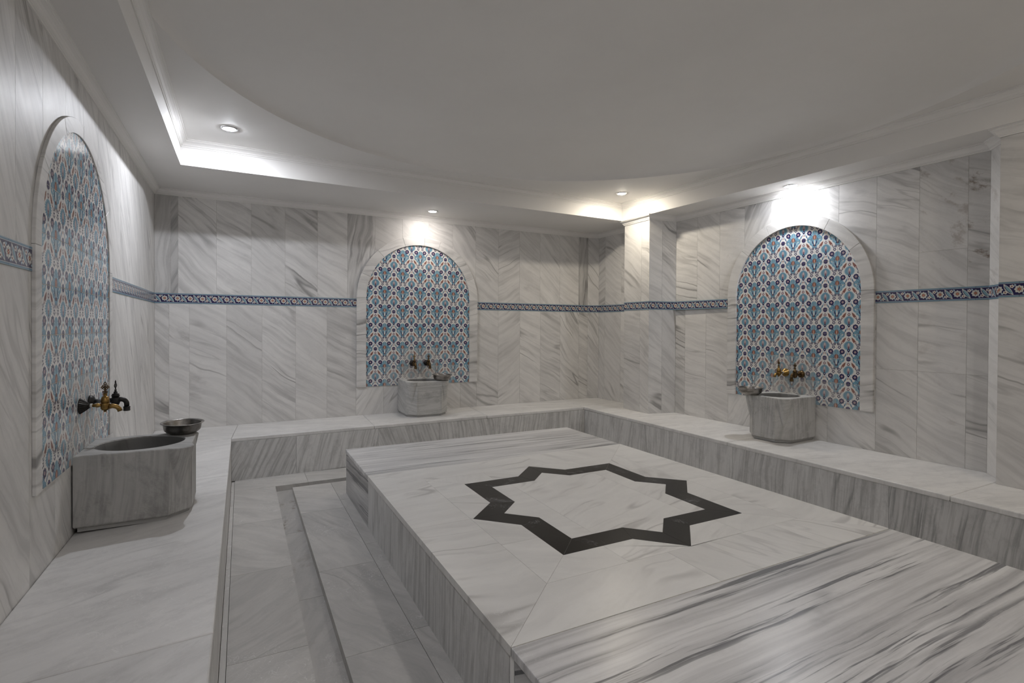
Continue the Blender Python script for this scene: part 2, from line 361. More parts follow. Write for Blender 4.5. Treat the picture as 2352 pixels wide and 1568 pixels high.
# ------------------------------------------------------------------ mesh helpers
def props(o, seed=None, ang=0.0, tone=1.0, stain=0.0, amt=1.0, fade=0.0):
    o['seed'] = float(seed if seed is not None else random.uniform(0, 40))
    o['ang'] = float(ang); o['tone'] = float(tone); o['stain'] = float(stain); o['amt'] = float(amt); o['fade'] = float(fade)
    return o
def link(name, me, parent=None, **kw):
    o = bpy.data.objects.new(name, me); C.objects.link(o)
    if parent is not None: o.parent = parent
    return props(o, **kw)
def tag(o, label=None, cat=None, group=None, kind=None):
    if label: o['label'] = label
    if cat: o['category'] = cat
    if group: o['group'] = group
    if kind: o['kind'] = kind
    return o
def empty(name, loc, label, cat, group=None, rz=0.0):
    o = bpy.data.objects.new(name, None); C.objects.link(o); o.location = loc; o.rotation_euler = (0, 0, rz)
    o.empty_display_size = 0.05
    return tag(o, label, cat, group)
def mesh(name, vs, fs, mats, uvs=None, mi=None, smooth=False):
    me = bpy.data.meshes.new(name); me.from_pydata([tuple(v) for v in vs], [], fs)
    for m in (mats if isinstance(mats, (list, tuple)) else [mats]): me.materials.append(m)
    if uvs is not None:
        ul = me.uv_layers.new(name='UVMap')
        for l in me.loops: ul.data[l.index].uv = uvs(me.vertices[l.vertex_index].co) if callable(uvs) else uvs[l.vertex_index]
    if mi: 
        for p, i in zip(me.polygons, mi): p.material_index = i
    if smooth:
        for p in me.polygons: p.use_smooth = True
    me.update(); return me
def prism(name, poly, n, th, mat, uaxis, vaxis, parent=None, bevel=0.0, uvf=None, **kw):
    """poly: front face corners, th: thickness going against n"""
    n = Vector(n).normalized(); P = [Vector(p) for p in poly]; k = len(P)
    a = Vector((0, 0, 0))
    for i in range(k): a += P[i].cross(P[(i + 1) % k])
    if a.dot(n) < 0: P.reverse()
    vs = P + [p - n * th for p in P]
    fs = [tuple(range(k)), tuple(range(2 * k - 1, k - 1, -1))]
    fs += [(i, i + k, (i + 1) % k + k, (i + 1) % k) for i in range(k)]
    ua, va = Vector(uaxis), Vector(vaxis)
    f = uvf or (lambda c: (c.dot(ua) + 0.37 * c.dot(n), c.dot(va)))
    me = mesh(name, vs, fs, mat, f)
    o = link(name, me, parent, **kw)
    if bevel:
        b = o.modifiers.new('bevel', 'BEVEL'); b.width = bevel; b.segments = 2; b.limit_method = 'ANGLE'; b.angle_limit = radians(50)
    return o

def lathe(prof, seg=24, axis='Z', closed_ends=True, flute=0, famp=0.0):
    """prof: list of (r, z)"""
    vs, fs = [], []
    for r, z in prof:
        for i in range(seg):
            a = 2 * pi * i / seg
            rr = r * (1 + famp * (1 if i % 2 else -1)) if flute else r
            vs.append((rr * cos(a), rr * sin(a), z))
    for j in range(len(prof) - 1):
        for i in range(seg):
            i2 = (i + 1) % seg
            fs.append((j * seg + i, j * seg + i2, (j + 1) * seg + i2, (j + 1) * seg + i))
    if closed_ends:
        fs.append(tuple(range(seg - 1, -1, -1))); fs.append(tuple((len(prof) - 1) * seg + i for i in range(seg)))
    if axis == 'X': vs = [(z, y, -x) for x, y, z in vs]
    return vs, fs
def tube(pts, rad, seg=14):
    pts = [Vector(p) for p in pts]; vs, fs = [], []
    if not isinstance(rad, (list, tuple)): rad = [rad] * len(pts)
    for i, p in enumerate(pts):
        d = (pts[min(i + 1, len(pts) - 1)] - pts[max(i - 1, 0)]).normalized()
        s = d.cross(Vector((0, 1, 0)))
        s = s.normalized() if s.length > 1e-4 else Vector((1, 0, 0))
        t = s.cross(d)
        for k in range(seg):
            a = 2 * pi * k / seg
            vs.append(p + (s * cos(a) + t * sin(a)) * rad[i])
    for i in range(len(pts) - 1):
        for k in range(seg):
            k2 = (k + 1) % seg
            fs.append((i * seg + k, i * seg + k2, (i + 1) * seg + k2, (i + 1) * seg + k))
    fs.append(tuple(range(seg - 1, -1, -1))); fs.append(tuple((len(pts) - 1) * seg + k for k in range(seg)))
    return vs, fs
def join(parts):
    vs, fs = [], []
    for v, f in parts:
        b = len(vs); vs += [tuple(x) for x in v]; fs += [tuple(i + b for i in q) for q in f]
    return vs, fs
def shift(vf, d):
    return [(x + d[0], y + d[1], z + d[2]) for x, y, z in vf[0]], vf[1]
def solid(name, vf, mat, parent, smooth=True):
    me = mesh(name, vf[0], vf[1], mat)
    bm = bmesh.new(); bm.from_mesh(me); bmesh.ops.recalc_face_normals(bm, faces=bm.faces); bm.to_mesh(me); bm.free()
    if smooth:
        for p in me.polygons: p.use_smooth = len(p.vertices) <= 4
    o = link(name, me, parent); return o

# ------------------------------------------------------------------ room plan (metres, camera at the origin)
ZC = 1.19            # underside of the cornice
ZS = 1.245           # lower ceiling band
ZU = 1.44            # raised ceiling
ZF = -1.325          # sunken floor
ZB = -0.957          # benches
BT, BB = 0.292, 0.200   # painted border
YB = 5.70; XL = -0.708; YN = -0.95
OUT = [Vector(p) for p in ((XL, YN), (XL, YB), (4.10, YB), (4.24, 5.645), (4.28, 4.82), (3.99, 4.82), (3.99, 4.40),
                           (4.335, 4.345), (4.42, 1.61), (4.285, 1.49), (4.175, 1.475), (4.175, YN))]
SEG_WALL = ['left', 'back', 'back', 'right', 'right', 'right', 'right', 'right', 'right', 'right', 'right', 'near']

def inward(a, b):
    d = (b - a).normalized(); return Vector((d.y, -d.x))
def offset_poly(poly, dist):
    n = len(poly); out = []
    for i in range(n):
        a, b, c = poly[i - 1], poly[i], poly[(i + 1) % n]
        n1, n2 = inward(a, b), inward(b, c)
        m = (n1 + n2); k = 1 + n1.dot(n2)
        out.append(b + m * (dist / max(k, 0.25)))
    return out

def backing(name, idx):
    """wall core behind the slabs, one mesh per wall"""
    off = offset_poly(OUT, -0.0016); far = offset_poly(OUT, -0.16)
    vs, fs = [], []
    for i in idx:
        a, b, c, d = off[i], off[(i + 1) % len(OUT)], far[(i + 1) % len(OUT)], far[i]
        k = len(vs)
        for p in (a, b, c, d): vs += [(p.x, p.y, ZF - 0.1), (p.x, p.y, ZS + 0.02)]
        fs += [(k, k + 2, k + 3, k + 1), (k + 2, k + 4, k + 5, k + 3), (k + 4, k + 6, k + 7, k + 5), (k + 6, k, k + 1, k + 7), (k, k + 6, k + 4, k + 2), (k + 1, k + 3, k + 5, k + 7)]
    me = mesh(name, vs, fs, M['grout'])
    bm = bmesh.new(); bm.from_mesh(me); bmesh.ops.recalc_face_normals(bm, faces=bm.faces); bm.to_mesh(me); bm.free()
    o = link(name, me); o['kind'] = 'structure'; return o
WALL = {'left': backing('wall_left', [0]), 'back': backing('wall_back', [1, 2]), 'right': backing('wall_right', list(range(3, 11))), 'near': backing('wall_near', [11])}
G = 0.0009

def slab_on(wall, A, d, n, s0, s1, z0, z1, **kw):
    c = [(A.x + d.x * s, A.y + d.y * s, z) for s, z in ((s0 + G, z0 + G), (s1 - G, z0 + G), (s1 - G, z1 - G), (s0 + G, z1 - G))]
    return prism('wall_slab', c, (n.x, n.y, 0), 0.012, M['wall'], (d.x, d.y, 0), (0, 0, 1), WALL[wall], **kw)
BORDER = {}
def border_on(wall, A, d, n, s0, s1, phase, full=0.2):
    """one 20 cm border tile (or the cut piece of one); its print runs from phase"""
    key = round(s1 - s0, 4), round((s0 - phase) / full % 1, 3)
    g = 0.0008; L = s1 - s0
    if key not in BORDER:
        vs = [(g, 0, 0), (L - g, 0, 0), (L - g, 0, BT - BB), (g, 0, BT - BB)]
        vs += [(x, 0.010, z) for x, _, z in vs]
        fs = [(0, 1, 2, 3), (7, 6, 5, 4), (0, 4, 5, 1), (1, 5, 6, 2), (2, 6, 7, 3), (3, 7, 4, 0)]
        BORDER[key] = mesh('border_tile', vs, fs, M['border'], lambda c: ((c.x + s0 - phase) / full, c.z / (BT - BB)))
    o = link('border_tile', BORDER[key], WALL[wall])
    p = A + d * s0 + n * 0.003
    o.location = (p.x, p.y, BB); o.rotation_euler = (0, 0, math.atan2(d.y, d.x))
    return o
def run(i, ups, los, bands, phase, zlow=-1.0, skip=(), up_kw=None, lo_kw=None, ang=-0.75, zup=ZC + 0.01, extra=None):
    wall = SEG_WALL[i]; A, B = OUT[i], OUT[(i + 1) % len(OUT)]
    d = (B - A).normalized(); n = inward(A, B); L = (B - A).length
    def cuts(cs): return [0.0] + [c for c in cs if 0.012 < c < L - 0.012] + [L]
    for cs, z0, z1, kws in ((cuts(ups), BT, zup, up_kw or {}), (cuts(los), zlow, BB, lo_kw or {})):
        for k in range(len(cs) - 1):
            kw = dict(ang=ang + random.uniform(-0.22, 0.22), tone=random.uniform(0.93, 1.04), amt=random.uniform(0.7, 1.25))
            kw.update(kws.get(k, {}))
            zs = kw.pop('split', None)
            if zs is not None:
                slab_on(wall, A, d, n, cs[k], cs[k + 1], z0, zs, **kw)
                kw['seed'] = random.uniform(0, 40); slab_on(wall, A, d, n, cs[k], cs[k + 1], zs, z1, **kw)
            else:
                slab_on(wall, A, d, n, cs[k], cs[k + 1], z0, z1, **kw)
    for s0, s1 in bands:
        cur = s0
        kk = math.floor((s0 - phase) / 0.2 + 1e-6)
        while cur < s1 - 0.004:
            nx = min(phase + (kk + 1) * 0.2, s1)
            if nx - cur > 0.006: border_on(wall, A, d, n, cur, nx, phase)
            cur = nx; kk += 1

# left wall: s = y - YN
yl = lambda ys: [y - YN for y in ys]
run(0, yl([-0.65, -0.35, -0.05, 0.25, 0.55, 0.85, 1.15, 1.47, 1.79, 2.11, 2.436, 2.72, 3.026, 3.32, 3.62, 3.92, 4.22, 4.52, 4.82, 5.12, 5.42]),
    yl([-0.65, -0.35, -0.05, 0.25, 0.55, 0.85, 1.15, 1.36, 1.66, 1.96, 2.26, 2.56, 2.86, 3.16, 3.46, 3.76, 4.07, 4.37, 4.68, 4.99, 5.30]),
    [(0, 2.588 - YN), (3.902 - YN, YB - YN)], 2.36 - YN, ang=-0.95, zlow=-1.02)
# back wall: s = x - XL
xl = lambda xs: [x - XL for x in xs]
run(1, xl([-0.583, -0.526, -0.216, 0.081, 0.384, 0.692, 0.992, 1.28, 1.582, 1.887, 2.177, 2.47, 2.771, 3.063, 3.358, 3.655, 3.952]),
    xl([-0.597, -0.437, -0.132, 0.176, 0.484, 0.787, 1.083, 1.38, 1.68, 1.98, 2.28, 2.488, 2.771, 3.073, 3.369, 3.664, 3.958]),
    [(0, 1.0875 - XL), (2.488 - XL, 4.10 - XL)], -0.53 - XL, ang=-0.68,
    up_kw={0: dict(ang=1.45, tone=0.86, amt=1.2), 1: dict(ang=1.1, tone=0.74, amt=1.8), 7: dict(ang=1.42, tone=0.93, amt=1.7), 13: dict(ang=0.55), 8: dict(ang=-0.5, amt=0.6), 9: dict(amt=0.6), 17: dict(ang=1.5, tone=0.80, amt=1.9)},
    lo_kw={13: dict(ang=0.6), 7: dict(ang=1.0, amt=0.8), 8: dict(ang=1.0, amt=0.8), 18: dict(tone=0.95)})
run(2, [], [], [(0, 0.152)], 0.05, ang=-0.85)
# right wall behind the pillar, pillar faces
run(3, [0.13, 0.44, 0.75], [0.12, 0.43, 0.73], [(0, 2)], 0.03, ang=-0.6, up_kw={0: dict(ang=0.5, amt=1.4), 3: dict(stain=0.5)})
BORDER_FIX = OUT[4] - OUT[3]
run(4, [], [], [], 0.0)
run(5, [0.293], [0.275], [(0, 0.42)], 0.03, ang=-0.45, up_kw={0: dict(tone=1.0)})
run(6, [0.166], [0.170], [(0, (OUT[7] - OUT[6]).length)], 0.05, ang=-0.6)
# right wall
run(7, [0.297, 0.585, 0.875, 1.154, 1.479, 1.762, 2.048, 2.333, 2.619], [0.136, 0.419, 0.701, 0.99, 1.213, 1.45, 1.686, 2.056, 2.334, 2.620],
    [(0, 0.703), (2.047, (OUT[8] - OUT[7]).length)], 0.066, ang=-0.42,
    up_kw={8: dict(split=0.56, stain=0.45), 9: dict(stain=0.9, tone=0.88), 7: dict(amt=1.0), 2: dict(stain=0.2), 3: dict(ang=1.0, amt=1.1)},
    lo_kw={8: dict(split=-0.31), 9: dict(split=-0.31, stain=0.15), 10: dict(split=-0.31), 3: dict(ang=1.0, amt=0.7)})
run(8, [], [], [(0, (OUT[9] - OUT[8]).length)], 0.02, ang=-0.6, up_kw={0: dict(tone=1.05, amt=0.6, stain=0.3)}, lo_kw={0: dict(tone=1.05, amt=0.5)})
run(9, [], [], [(0, 0.1)], 0.0)
run(10, [0.42, 0.84, 1.26, 1.68, 2.1], [0.40, 0.82, 1.24, 1.66, 2.08], [(0, 2.42)], -0.102, ang=-0.5, zup=ZC)
run(11, [0.6 * k for k in range(1, 8)], [0.6 * k for k in range(1, 8)], [(0, 4.88)], 0.0, zlow=ZF)

# ------------------------------------------------------------------ ceiling with recess and shallow dome
REC = [Vector(p) for p in ((-0.425, -0.02), (-0.425, 4.785), (3.945, 4.82), (4.108, 1.75), (4.112, -0.02))]
DC, DR = Vector((1.783, 2.332)), 2.245
def build_ceiling():
    bm = bmesh.new()
    # lower band: ring between room outline and recess, bridged by triangulation
    def ring(outer, inner, z):
        vo = [bm.verts.new((p.x, p.y, z)) for p in outer]; vi = [bm.verts.new((p.x, p.y, z)) for p in inner]
        es = [bm.edges.new((vo[i], vo[(i + 1) % len(vo)])) for i in range(len(vo))]
        es += [bm.edges.new((vi[i], vi[(i + 1) % len(vi)])) for i in range(len(vi))]
        bmesh.ops.triangle_fill(bm, use_beauty=True, use_dissolve=False, edges=es, normal=(0, 0, -1))
        return vi
    vi = ring(offset_poly(OUT, -0.01), REC, ZS)
    top = [bm.verts.new((p.x, p.y, ZU)) for p in REC]
    for i in range(len(REC)):
        j = (i + 1) % len(REC); bm.faces.new((vi[i], vi[j], top[j], top[i]))
    circ = [DC + Vector((cos(2 * pi * k / 96), sin(2 * pi * k / 96))) * DR for k in range(96)]
    ring(REC, circ, ZU)
    me = bpy.data.meshes.new('ceiling'); bm.to_mesh(me); bm.free(); me.materials.append(M['plaster'])
    o = link('ceiling', me); o['kind'] = 'structure'
    # roof slab above, closes the volume
    vs, fs = [], []
    R = 16
    for j in range(R + 1):
        t = j / R; r = DR * cos(t * pi / 2) if j < R else 0.0
        z = ZU + 0.004 * min(1, j) + 0.15 * sin(t * pi / 2)
        for k in range(96): vs.append((DC.x + r * cos(2 * pi * k / 96), DC.y + r * sin(2 * pi * k / 96), z))
    for j in range(R):
        for k in range(96):
            k2 = (k + 1) % 96; fs.append((j * 96 + k, (j + 1) * 96 + k, (j + 1) * 96 + k2, j * 96 + k2))
    me = mesh('dome', vs, fs, M['plaster'], smooth=True); link('dome', me, o)
    return o
CEIL = build_ceiling()

def sweep(name, poly, prof, mat, parent=None):
    """prof: (projection, z) going round; mitred along a closed room outline"""
    vs, fs = [], []; n = len(poly); k = len(prof)
    rings = [offset_poly(poly, p) for p, z in prof]
    for i in range(n):
        for j, (p, z) in enumerate(prof): q = rings[j][i]; vs.append((q.x, q.y, z))
    for i in range(n):
        i2 = (i + 1) % n
        for j in range(k):
            j2 = (j + 1) % k; fs.append((i * k + j, i2 * k + j, i2 * k + j2, i * k + j2))
    me = mesh(name, vs, fs, mat)
    bm = bmesh.new(); bm.from_mesh(me); bmesh.ops.recalc_face_normals(bm, faces=bm.faces); bm.to_mesh(me); bm.free()
    return link(name, me, parent)
crown = sweep('trim_1', OUT, [(-0.004, ZC), (0.007, ZC), (0.007, ZC + 0.007), (0.012, ZC + 0.009), (0.012, ZC + 0.014), (0.017, ZC + 0.017), (0.021, ZC + 0.026), (0.029, ZC + 0.034), (0.039, ZC + 0.039), (0.044, ZC + 0.041), (0.044, ZC + 0.046), (0.050, ZC + 0.048), (0.050, ZS + 0.001), (-0.004, ZS + 0.001)], M['plaster'])
crown['kind'] = 'structure'
mold = sweep('trim_2', REC, [(-0.001, ZU - 0.055), (0.006, ZU - 0.055), (0.006, ZU - 0.045), (0.012, ZU - 0.042), (0.012, ZU - 0.036), (0.020, ZU - 0.026), (0.033, ZU - 0.017), (0.040, ZU - 0.014), (0.040, ZU - 0.007), (0.050, ZU - 0.005), (0.050, ZU + 0.002), (-0.001, ZU + 0.002)], M['plaster'])
mold['kind'] = 'structure'

# ------------------------------------------------------------------ floor: sunken walk with a drain channel
fl = mesh('floor', [(-1.0, -1.2, ZF - 0.055), (4.7, -1.2, ZF - 0.055), (4.7, 5.9, ZF - 0.055), (-1.0, 5.9, ZF - 0.055), (-1.0, -1.2, ZF - 0.15), (4.7, -1.2, ZF - 0.15), (4.7, 5.9, ZF - 0.15), (-1.0, 5.9, ZF - 0.15)],
          [(0, 1, 2, 3), (7, 6, 5, 4), (0, 4, 5, 1), (1, 5, 6, 2), (2, 6, 7, 3), (3, 7, 4, 0)], M['grout_floor'])
FLOOR = link('floor', fl); FLOOR['kind'] = 'structure'
def floor_slab(x0, x1, y0, y1, z=ZF, name='floor_slab', dy0=0.0, dy1=0.0, **kw):
    g = 0.001
    c = [(x0 + g, y0 + g, z), (x1 - g, y0 + g + dy0, z), (x1 - g, y1 - g + dy1, z), (x0 + g, y1 - g, z)]
    return prism(name, c, (0, 0, 1), 0.0549 if z == ZF else 0.008, M['floor'], (1, 0, 0), (0, 1, 0), FLOOR, **kw)
# narrow filler strip against the left bench
ys = [YN, 0.0, 0.9, 2.0, 3.2, 4.3, 4.97]
for a, b in zip(ys, ys[1:]): floor_slab(-0.078, -0.054, a, b, name='filler_strip', tone=1.08, ang=1.5)
lx0, cx0, cx1 = -0.054, 0.246, 0.367
ys = [YN, -0.1, 0.7, 1.5, 2.29, 3.10, 3.885, 4.685]
angs = [1.9, 2.0, 1.9, 0.5, 0.7, -0.75, -0.8]
for k, (a, b) in enumerate(zip(ys, ys[1:])):
    floor_slab(lx0, cx0, a, b, ang=angs[k], tone=(1, 1, 1, 0.97, 0.90, 1.0, 1.03)[k])
# channel bed and far leg of the channel
ys = [YN, 0.6, 1.75, 2.77, 3.70, 4.69]
for k, (a, b) in enumerate(zip(ys, ys[1:])):
    floor_slab(cx0 - 0.01, cx1 + 0.01, a, b, z=ZF - 0.045, name='channel_slab', tone=0.86, ang=1.2, stain=(0.2, 0.2, 0.25, 0.3, 0.75)[k])
xs = [0.377, 1.1, 1.9, 2.7, 3.2]
for a, b in zip(xs, xs[1:]): floor_slab(a, b, 4.57, 4.71, z=ZF - 0.045, name='channel_slab', tone=0.8, ang=0.2, stain=0.7)
# strip between the channel and the platform
ys = [YN, 0.4, 1.3, 2.135, 2.945, 3.92, 4.592]
for k, (a, b) in enumerate(zip(ys, ys[1:])):
    floor_slab(cx1, 0.665, a, b, ang=(-1.2, -1.2, -1.1, -1.15, -1.25, -0.7)[k], tone=(0.95, 0.95, 0.93, 0.95, 0.98, 1.05)[k], amt=1.2)
ys = [YN, 0.3, 1.45, 2.2, 3.20, 4.1, 4.592]
for a, b in zip(ys, ys[1:]): floor_slab(0.665, 0.80, a, b, ang=-1.2, tone=0.92)
# far side of the channel, along the back bench
xs = [-0.054, 0.50, 1.15, 1.85, 2.55, 3.2, 3.70]
for a, b in zip(xs, xs[1:]): floor_slab(a, b, 4.69 if a > -0.0 else 4.685, 5.02, ang=-0.3, tone=1.05)
xs = [0.80, 1.6, 2.4, 3.2]
for a, b in zip(xs, xs[1:]): floor_slab(a, b, 4.2, 4.592, ang=-0.3, tone=1.03)
ys = [YN, 0.0, 1.0, 2.0, 3.0, 3.9, 4.685]
for a, b in zip(ys, ys[1:]): floor_slab(3.2, 3.70, a, b, ang=1.2)
for a, b in ((YN, 0.3), (0.3, 1.4), (1.4, 2.5), (2.5, 3.5), (3.5, 4.2)): floor_slab(2.75, 3.2, a, b, ang=1.2)
floor_slab(0.80, 2.75, YN, 0.62, ang=0.2)

# ------------------------------------------------------------------ benches
def top_slab(parent, poly, th=0.032, mat='bench', **kw):
    return prism('top_slab', poly, (0, 0, 1), th, M[mat], (1, 0, 0), (0, 1, 0), parent, bevel=0.006, **kw)
def riser(parent, a, b, z0, z1, n, **kw):
    A, B = Vector(a), Vector(b); d = (B - A).normalized(); g = 0.0008
    c = [(A.x + d.x * g, A.y + d.y * g, z0), (B.x - d.x * g, B.y - d.y * g, z0), (B.x - d.x * g, B.y - d.y * g, z1), (A.x + d.x * g, A.y + d.y * g, z1)]
    return prism('riser_slab', c, n, 0.02, M['riser'], (d.x, d.y, 0), (0, 0, 1), parent, **kw)
def core(parent, poly, z0, z1):
    k = len(poly); vs = [(x, y, z0) for x, y in poly] + [(x, y, z1) for x, y in poly]
    fs = [tuple(range(k - 1, -1, -1)), tuple(range(k, 2 * k))] + [(i, (i + 1) % k, (i + 1) % k + k, i + k) for i in range(k)]
    return link('core', mesh('core', vs, fs, M['grout']), parent)
# left bench: its top falls slightly towards the wall
ZBE = -0.965
bl = empty('marble_bench', (-0.39, 2.0, ZF), 'low white marble bench along the left wall, with the large near basin on it', 'bench')
zw = lambda y: -0.990 if y < 3.4 else -0.990 + (y - 3.4) / 2.3 * 0.022
ys = [YN, 0.35, 1.87, 3.41, 5.012]
inv = Matrix.Translation(-Vector(bl.location))
for k, (a, b) in enumerate(zip(ys, ys[1:])):
    g = 0.001
    top_slab(bl, [(XL + 0.001, a + g, zw(a)), (-0.079, a + g, ZBE), (-0.079, b - g, ZBE), (XL + 0.001, b - g, zw(b))],
             ang=(0.35, 0.4, 0.42, 0.15)[k], tone=(0.80, 0.86, 0.95, 1.04)[k], seed=(3.3, 8.1, 17.4, 22.2)[k])
top_slab(bl, [(XL + 0.001, 5.013, zw(5.013)), (-0.081, 5.013, ZBE + 0.003), (-0.035, YB - 0.001, -0.966), (XL + 0.001, YB - 0.001, zw(5.7))], ang=-0.4, tone=1.05, seed=5.0)
for a, b in zip([YN, 0.5, 1.9, 3.3, 4.985], [0.5, 1.9, 3.3, 4.985]): riser(bl, (-0.079, a), (-0.079, b), ZF, ZBE - 0.033, (1, 0, 0), ang=0.1, tone=1.0, amt=0.7)
core(bl, [(XL + 0.014, YN + 0.01), (-0.10, YN + 0.01), (-0.10, 5.02), (-0.10, YB - 0.02), (XL + 0.014, YB - 0.02)], ZF, -1.033)
# back bench
bb = empty('marble_bench', (1.8, 5.35, ZF), 'low white marble bench along the back wall below the middle niche', 'bench')
fy = lambda x: 5.0 + (x + 0.08) / 3.74 * 0.145       # front edge of the top
zf_ = lambda x: -0.960
zr = lambda x: -0.966 + (x + 0.3) / 4.4 * 0.020
xs_f = [-0.081, 1.133, 2.35, 3.655]; xs_w = [-0.035, 1.16, 2.40, 3.72]
for k in range(3):
    g = 0.001
    top_slab(bb, [(xs_f[k] + g, fy(xs_f[k]), zf_(0)), (xs_f[k + 1] - g, fy(xs_f[k + 1]), zf_(0)), (xs_w[k + 1] - g, YB - 0.001, zr(xs_w[k + 1])), (xs_w[k] + g, YB - 0.001, zr(xs_w[k]))],
             ang=(-0.25, 0.3, -0.3)[k], tone=(1.06, 1.04, 1.02)[k])
xs = [-0.079, 0.433, 1.169, 1.80, 2.45, 3.08, 3.67]
rz_ = lambda x: 4.99 + (x + 0.08) / 3.74 * 0.145
for k, (a, b) in enumerate(zip(xs, xs[1:])): riser(bb, (a, rz_(a) + 0.004), (b, rz_(b) + 0.004), ZF, -0.9925, (0, -1, 0), ang=(1.15, 1.3, 1.9, 1.75, 1.45, 1.5)[k], tone=(0.93, 1.04, 0.94, 1, 1, 0.95)[k])
core(bb, [(-0.06, 5.035), (3.66, 5.185), (3.66, YB - 0.02), (-0.06, YB - 0.02)], ZF, -0.9985)
# right bench
br = empty('marble_bench', (4.0, 2.4, ZF), 'long low white marble bench along the right wall below the right niche', 'bench')
ex = lambda y: 3.655 - (5.145 - y) * 0.0065
ys = [5.145, 4.688, 3.05, 1.489, 0.1, YN]
g = 0.001
top_slab(br, [(3.656, 5.144, -0.960), (ex(4.688) + 0, 4.688 + g, -0.962), (3.988, 4.688 + g, -0.952), (3.988, 4.822, -0.950), (4.279, 4.822, -0.95), (4.2395, 5.644, -0.948), (4.10, 5.699, -0.946), (3.721, 5.699, -0.948)], ang=-0.1, tone=1.02, seed=12.0)
top_slab(br, [(ex(4.688), 4.688 - g, -0.962), (ex(3.05), 3.05 + g, -0.963), (4.374, 3.05 + g, -0.956), (4.334, 4.344, -0.956), (3.989, 4.399, -0.952), (3.989, 4.688 - g, -0.952)], ang=-0.12, tone=1.05, seed=21.0)
top_slab(br, [(ex(3.05), 3.05 - g, -0.963), (ex(1.489), 1.489 + g, -0.963), (4.284, 1.489 + g, -0.96), (4.419, 1.611, -0.957), (4.375, 3.05 - g, -0.956)], ang=-0.3, tone=1.05, seed=31.0)
top_slab(br, [(ex(1.489), 1.489 - g, -0.963), (ex(0.1), 0.1 + g, -0.963), (4.174, 0.1 + g, -0.963), (4.174, 1.474, -0.962), (4.28, 1.488, -0.96)], ang=-0.2, tone=1.03, seed=3.0)
top_slab(br, [(ex(0.1), 0.1 - g, -0.963), (ex(-0.95), YN + 0.001, -0.963), (4.174, YN + 0.001, -0.963), (4.174, 0.1 - g, -0.963)], ang=-0.2)
ys = [5.14, 4.146, 3.0, 1.811, 0.6, YN]
for k, (a, b) in enumerate(zip(ys, ys[1:])): riser(br, (ex(a) + 0.007, a), (ex(b) + 0.007, b), ZF, -0.9955, (-1, 0, 0), ang=(1.45, 1.5, 1.5, 1.42, 1.4)[k], tone=(1.02, 1.02, 0.98, 0.86, 0.84)[k], amt=(0.7, 0.8, 1.0, 1.2, 1.2)[k])
core(br, [(3.70, YN + 0.01), (4.15, YN + 0.01), (4.15, 1.5), (4.36, 1.62), (4.33, 4.33), (3.97, 4.38), (3.97, 4.83), (4.26, 4.83), (4.22, 5.63), (4.10, 5.68), (3.68, 5.68)], ZF, -0.9985)

# ------------------------------------------------------------------ central platform with the inlaid star
ZT = -0.980
PX0, PX1, PY0, PY1 = 0.73, 2.825, 0.575, 4.262
SX, SY = 1.79, 2.433
plat = empty('marble_platform', (SX, SY, ZF), 'large rectangular marble platform with an inlaid black eight-pointed star', 'platform')
def top(name, poly, mat, **kw):
    bev = kw.pop('bevel', 0.0); th = kw.pop('th', 0.03)
    cx = sum(p[0] for p in poly) / len(poly); 
    return prism(name, [(x, y, ZT) for x, y in poly], (0, 0, 1), th, M[mat], (1, 0, 0), (0, 1, 0), plat, bevel=bev, **kw)
def shrink(poly, g=0.0008):
    P = [Vector(p) for p in poly]
    a = sum(P[i].x * P[(i + 1) % len(P)].y - P[(i + 1) % len(P)].x * P[i].y for i in range(len(P)))
    if a > 0: P.reverse()
    return [(p.x, p.y) for p in offset_poly(P, g)]
def clip(poly, nx, ny, c):
    """keep nx*x+ny*y <= c"""
    out = []
    for i in range(len(poly)):
        a, b = poly[i - 1], poly[i]
        da, db = nx * a[0] + ny * a[1] - c, nx * b[0] + ny * b[1] - c
        if (da <= 0) != (db <= 0):
            t = da / (da - db); out.append((a[0] + (b[0] - a[0]) * t, a[1] + (b[1] - a[1]) * t))
        if db <= 0: out.append(b)
    return out
# banded end slabs
top('end_slab', [(PX0, PY0), (PX1, PY0), (PX1, 1.3995), (PX0, 1.3995)], 'stripe', bevel=0.004, ang=0.02, seed=4.0, tone=1.0)
top('end_slab', [(PX0, 3.4525), (PX1, 3.4525), (PX1, PY1), (PX0, PY1)], 'stripe', bevel=0.004, ang=-0.01, seed=27.0, tone=1.02, amt=0.85)
# ring of white slabs with mitred corners
O = [(PX0, 1.401), (PX1, 1.401), (PX1, 3.451), (PX0, 3.451)]; I = [(SX - 0.755, SY - 0.742), (SX + 0.755, SY - 0.742), (SX + 0.755, SY + 0.742), (SX - 0.755, SY + 0.742)]
rg = [(O[0], O[1], I[1], I[0], 'h', (1.65, 2.35)), (O[1], O[2], I[2], I[1], 'v', (2.45,)), (O[2], O[3], I[3], I[2], 'h', (1.9,)), (O[3], O[0], I[0], I[3], 'v', (2.437,))]
for q, (a, b, c_, d_, kind, cs) in enumerate(rg):
    base = [a, b, c_, d_]
    lo = -1e3
    for c1 in list(cs) + [1e3]:
        p = clip(clip(base, *((1, 0, c1) if kind == 'h' else (0, 1, c1))), *((-1, 0, -lo) if kind == 'h' else (0, -1, -lo)))
        lo = c1
        top('border_slab', shrink(p, 0.0007), 'top', ang=random.choice((0.35, 1.9, 0.2)) if kind == 'h' else random.uniform(-0.15, 0.3), tone=random.uniform(0.97, 1.04), bevel=0.0)
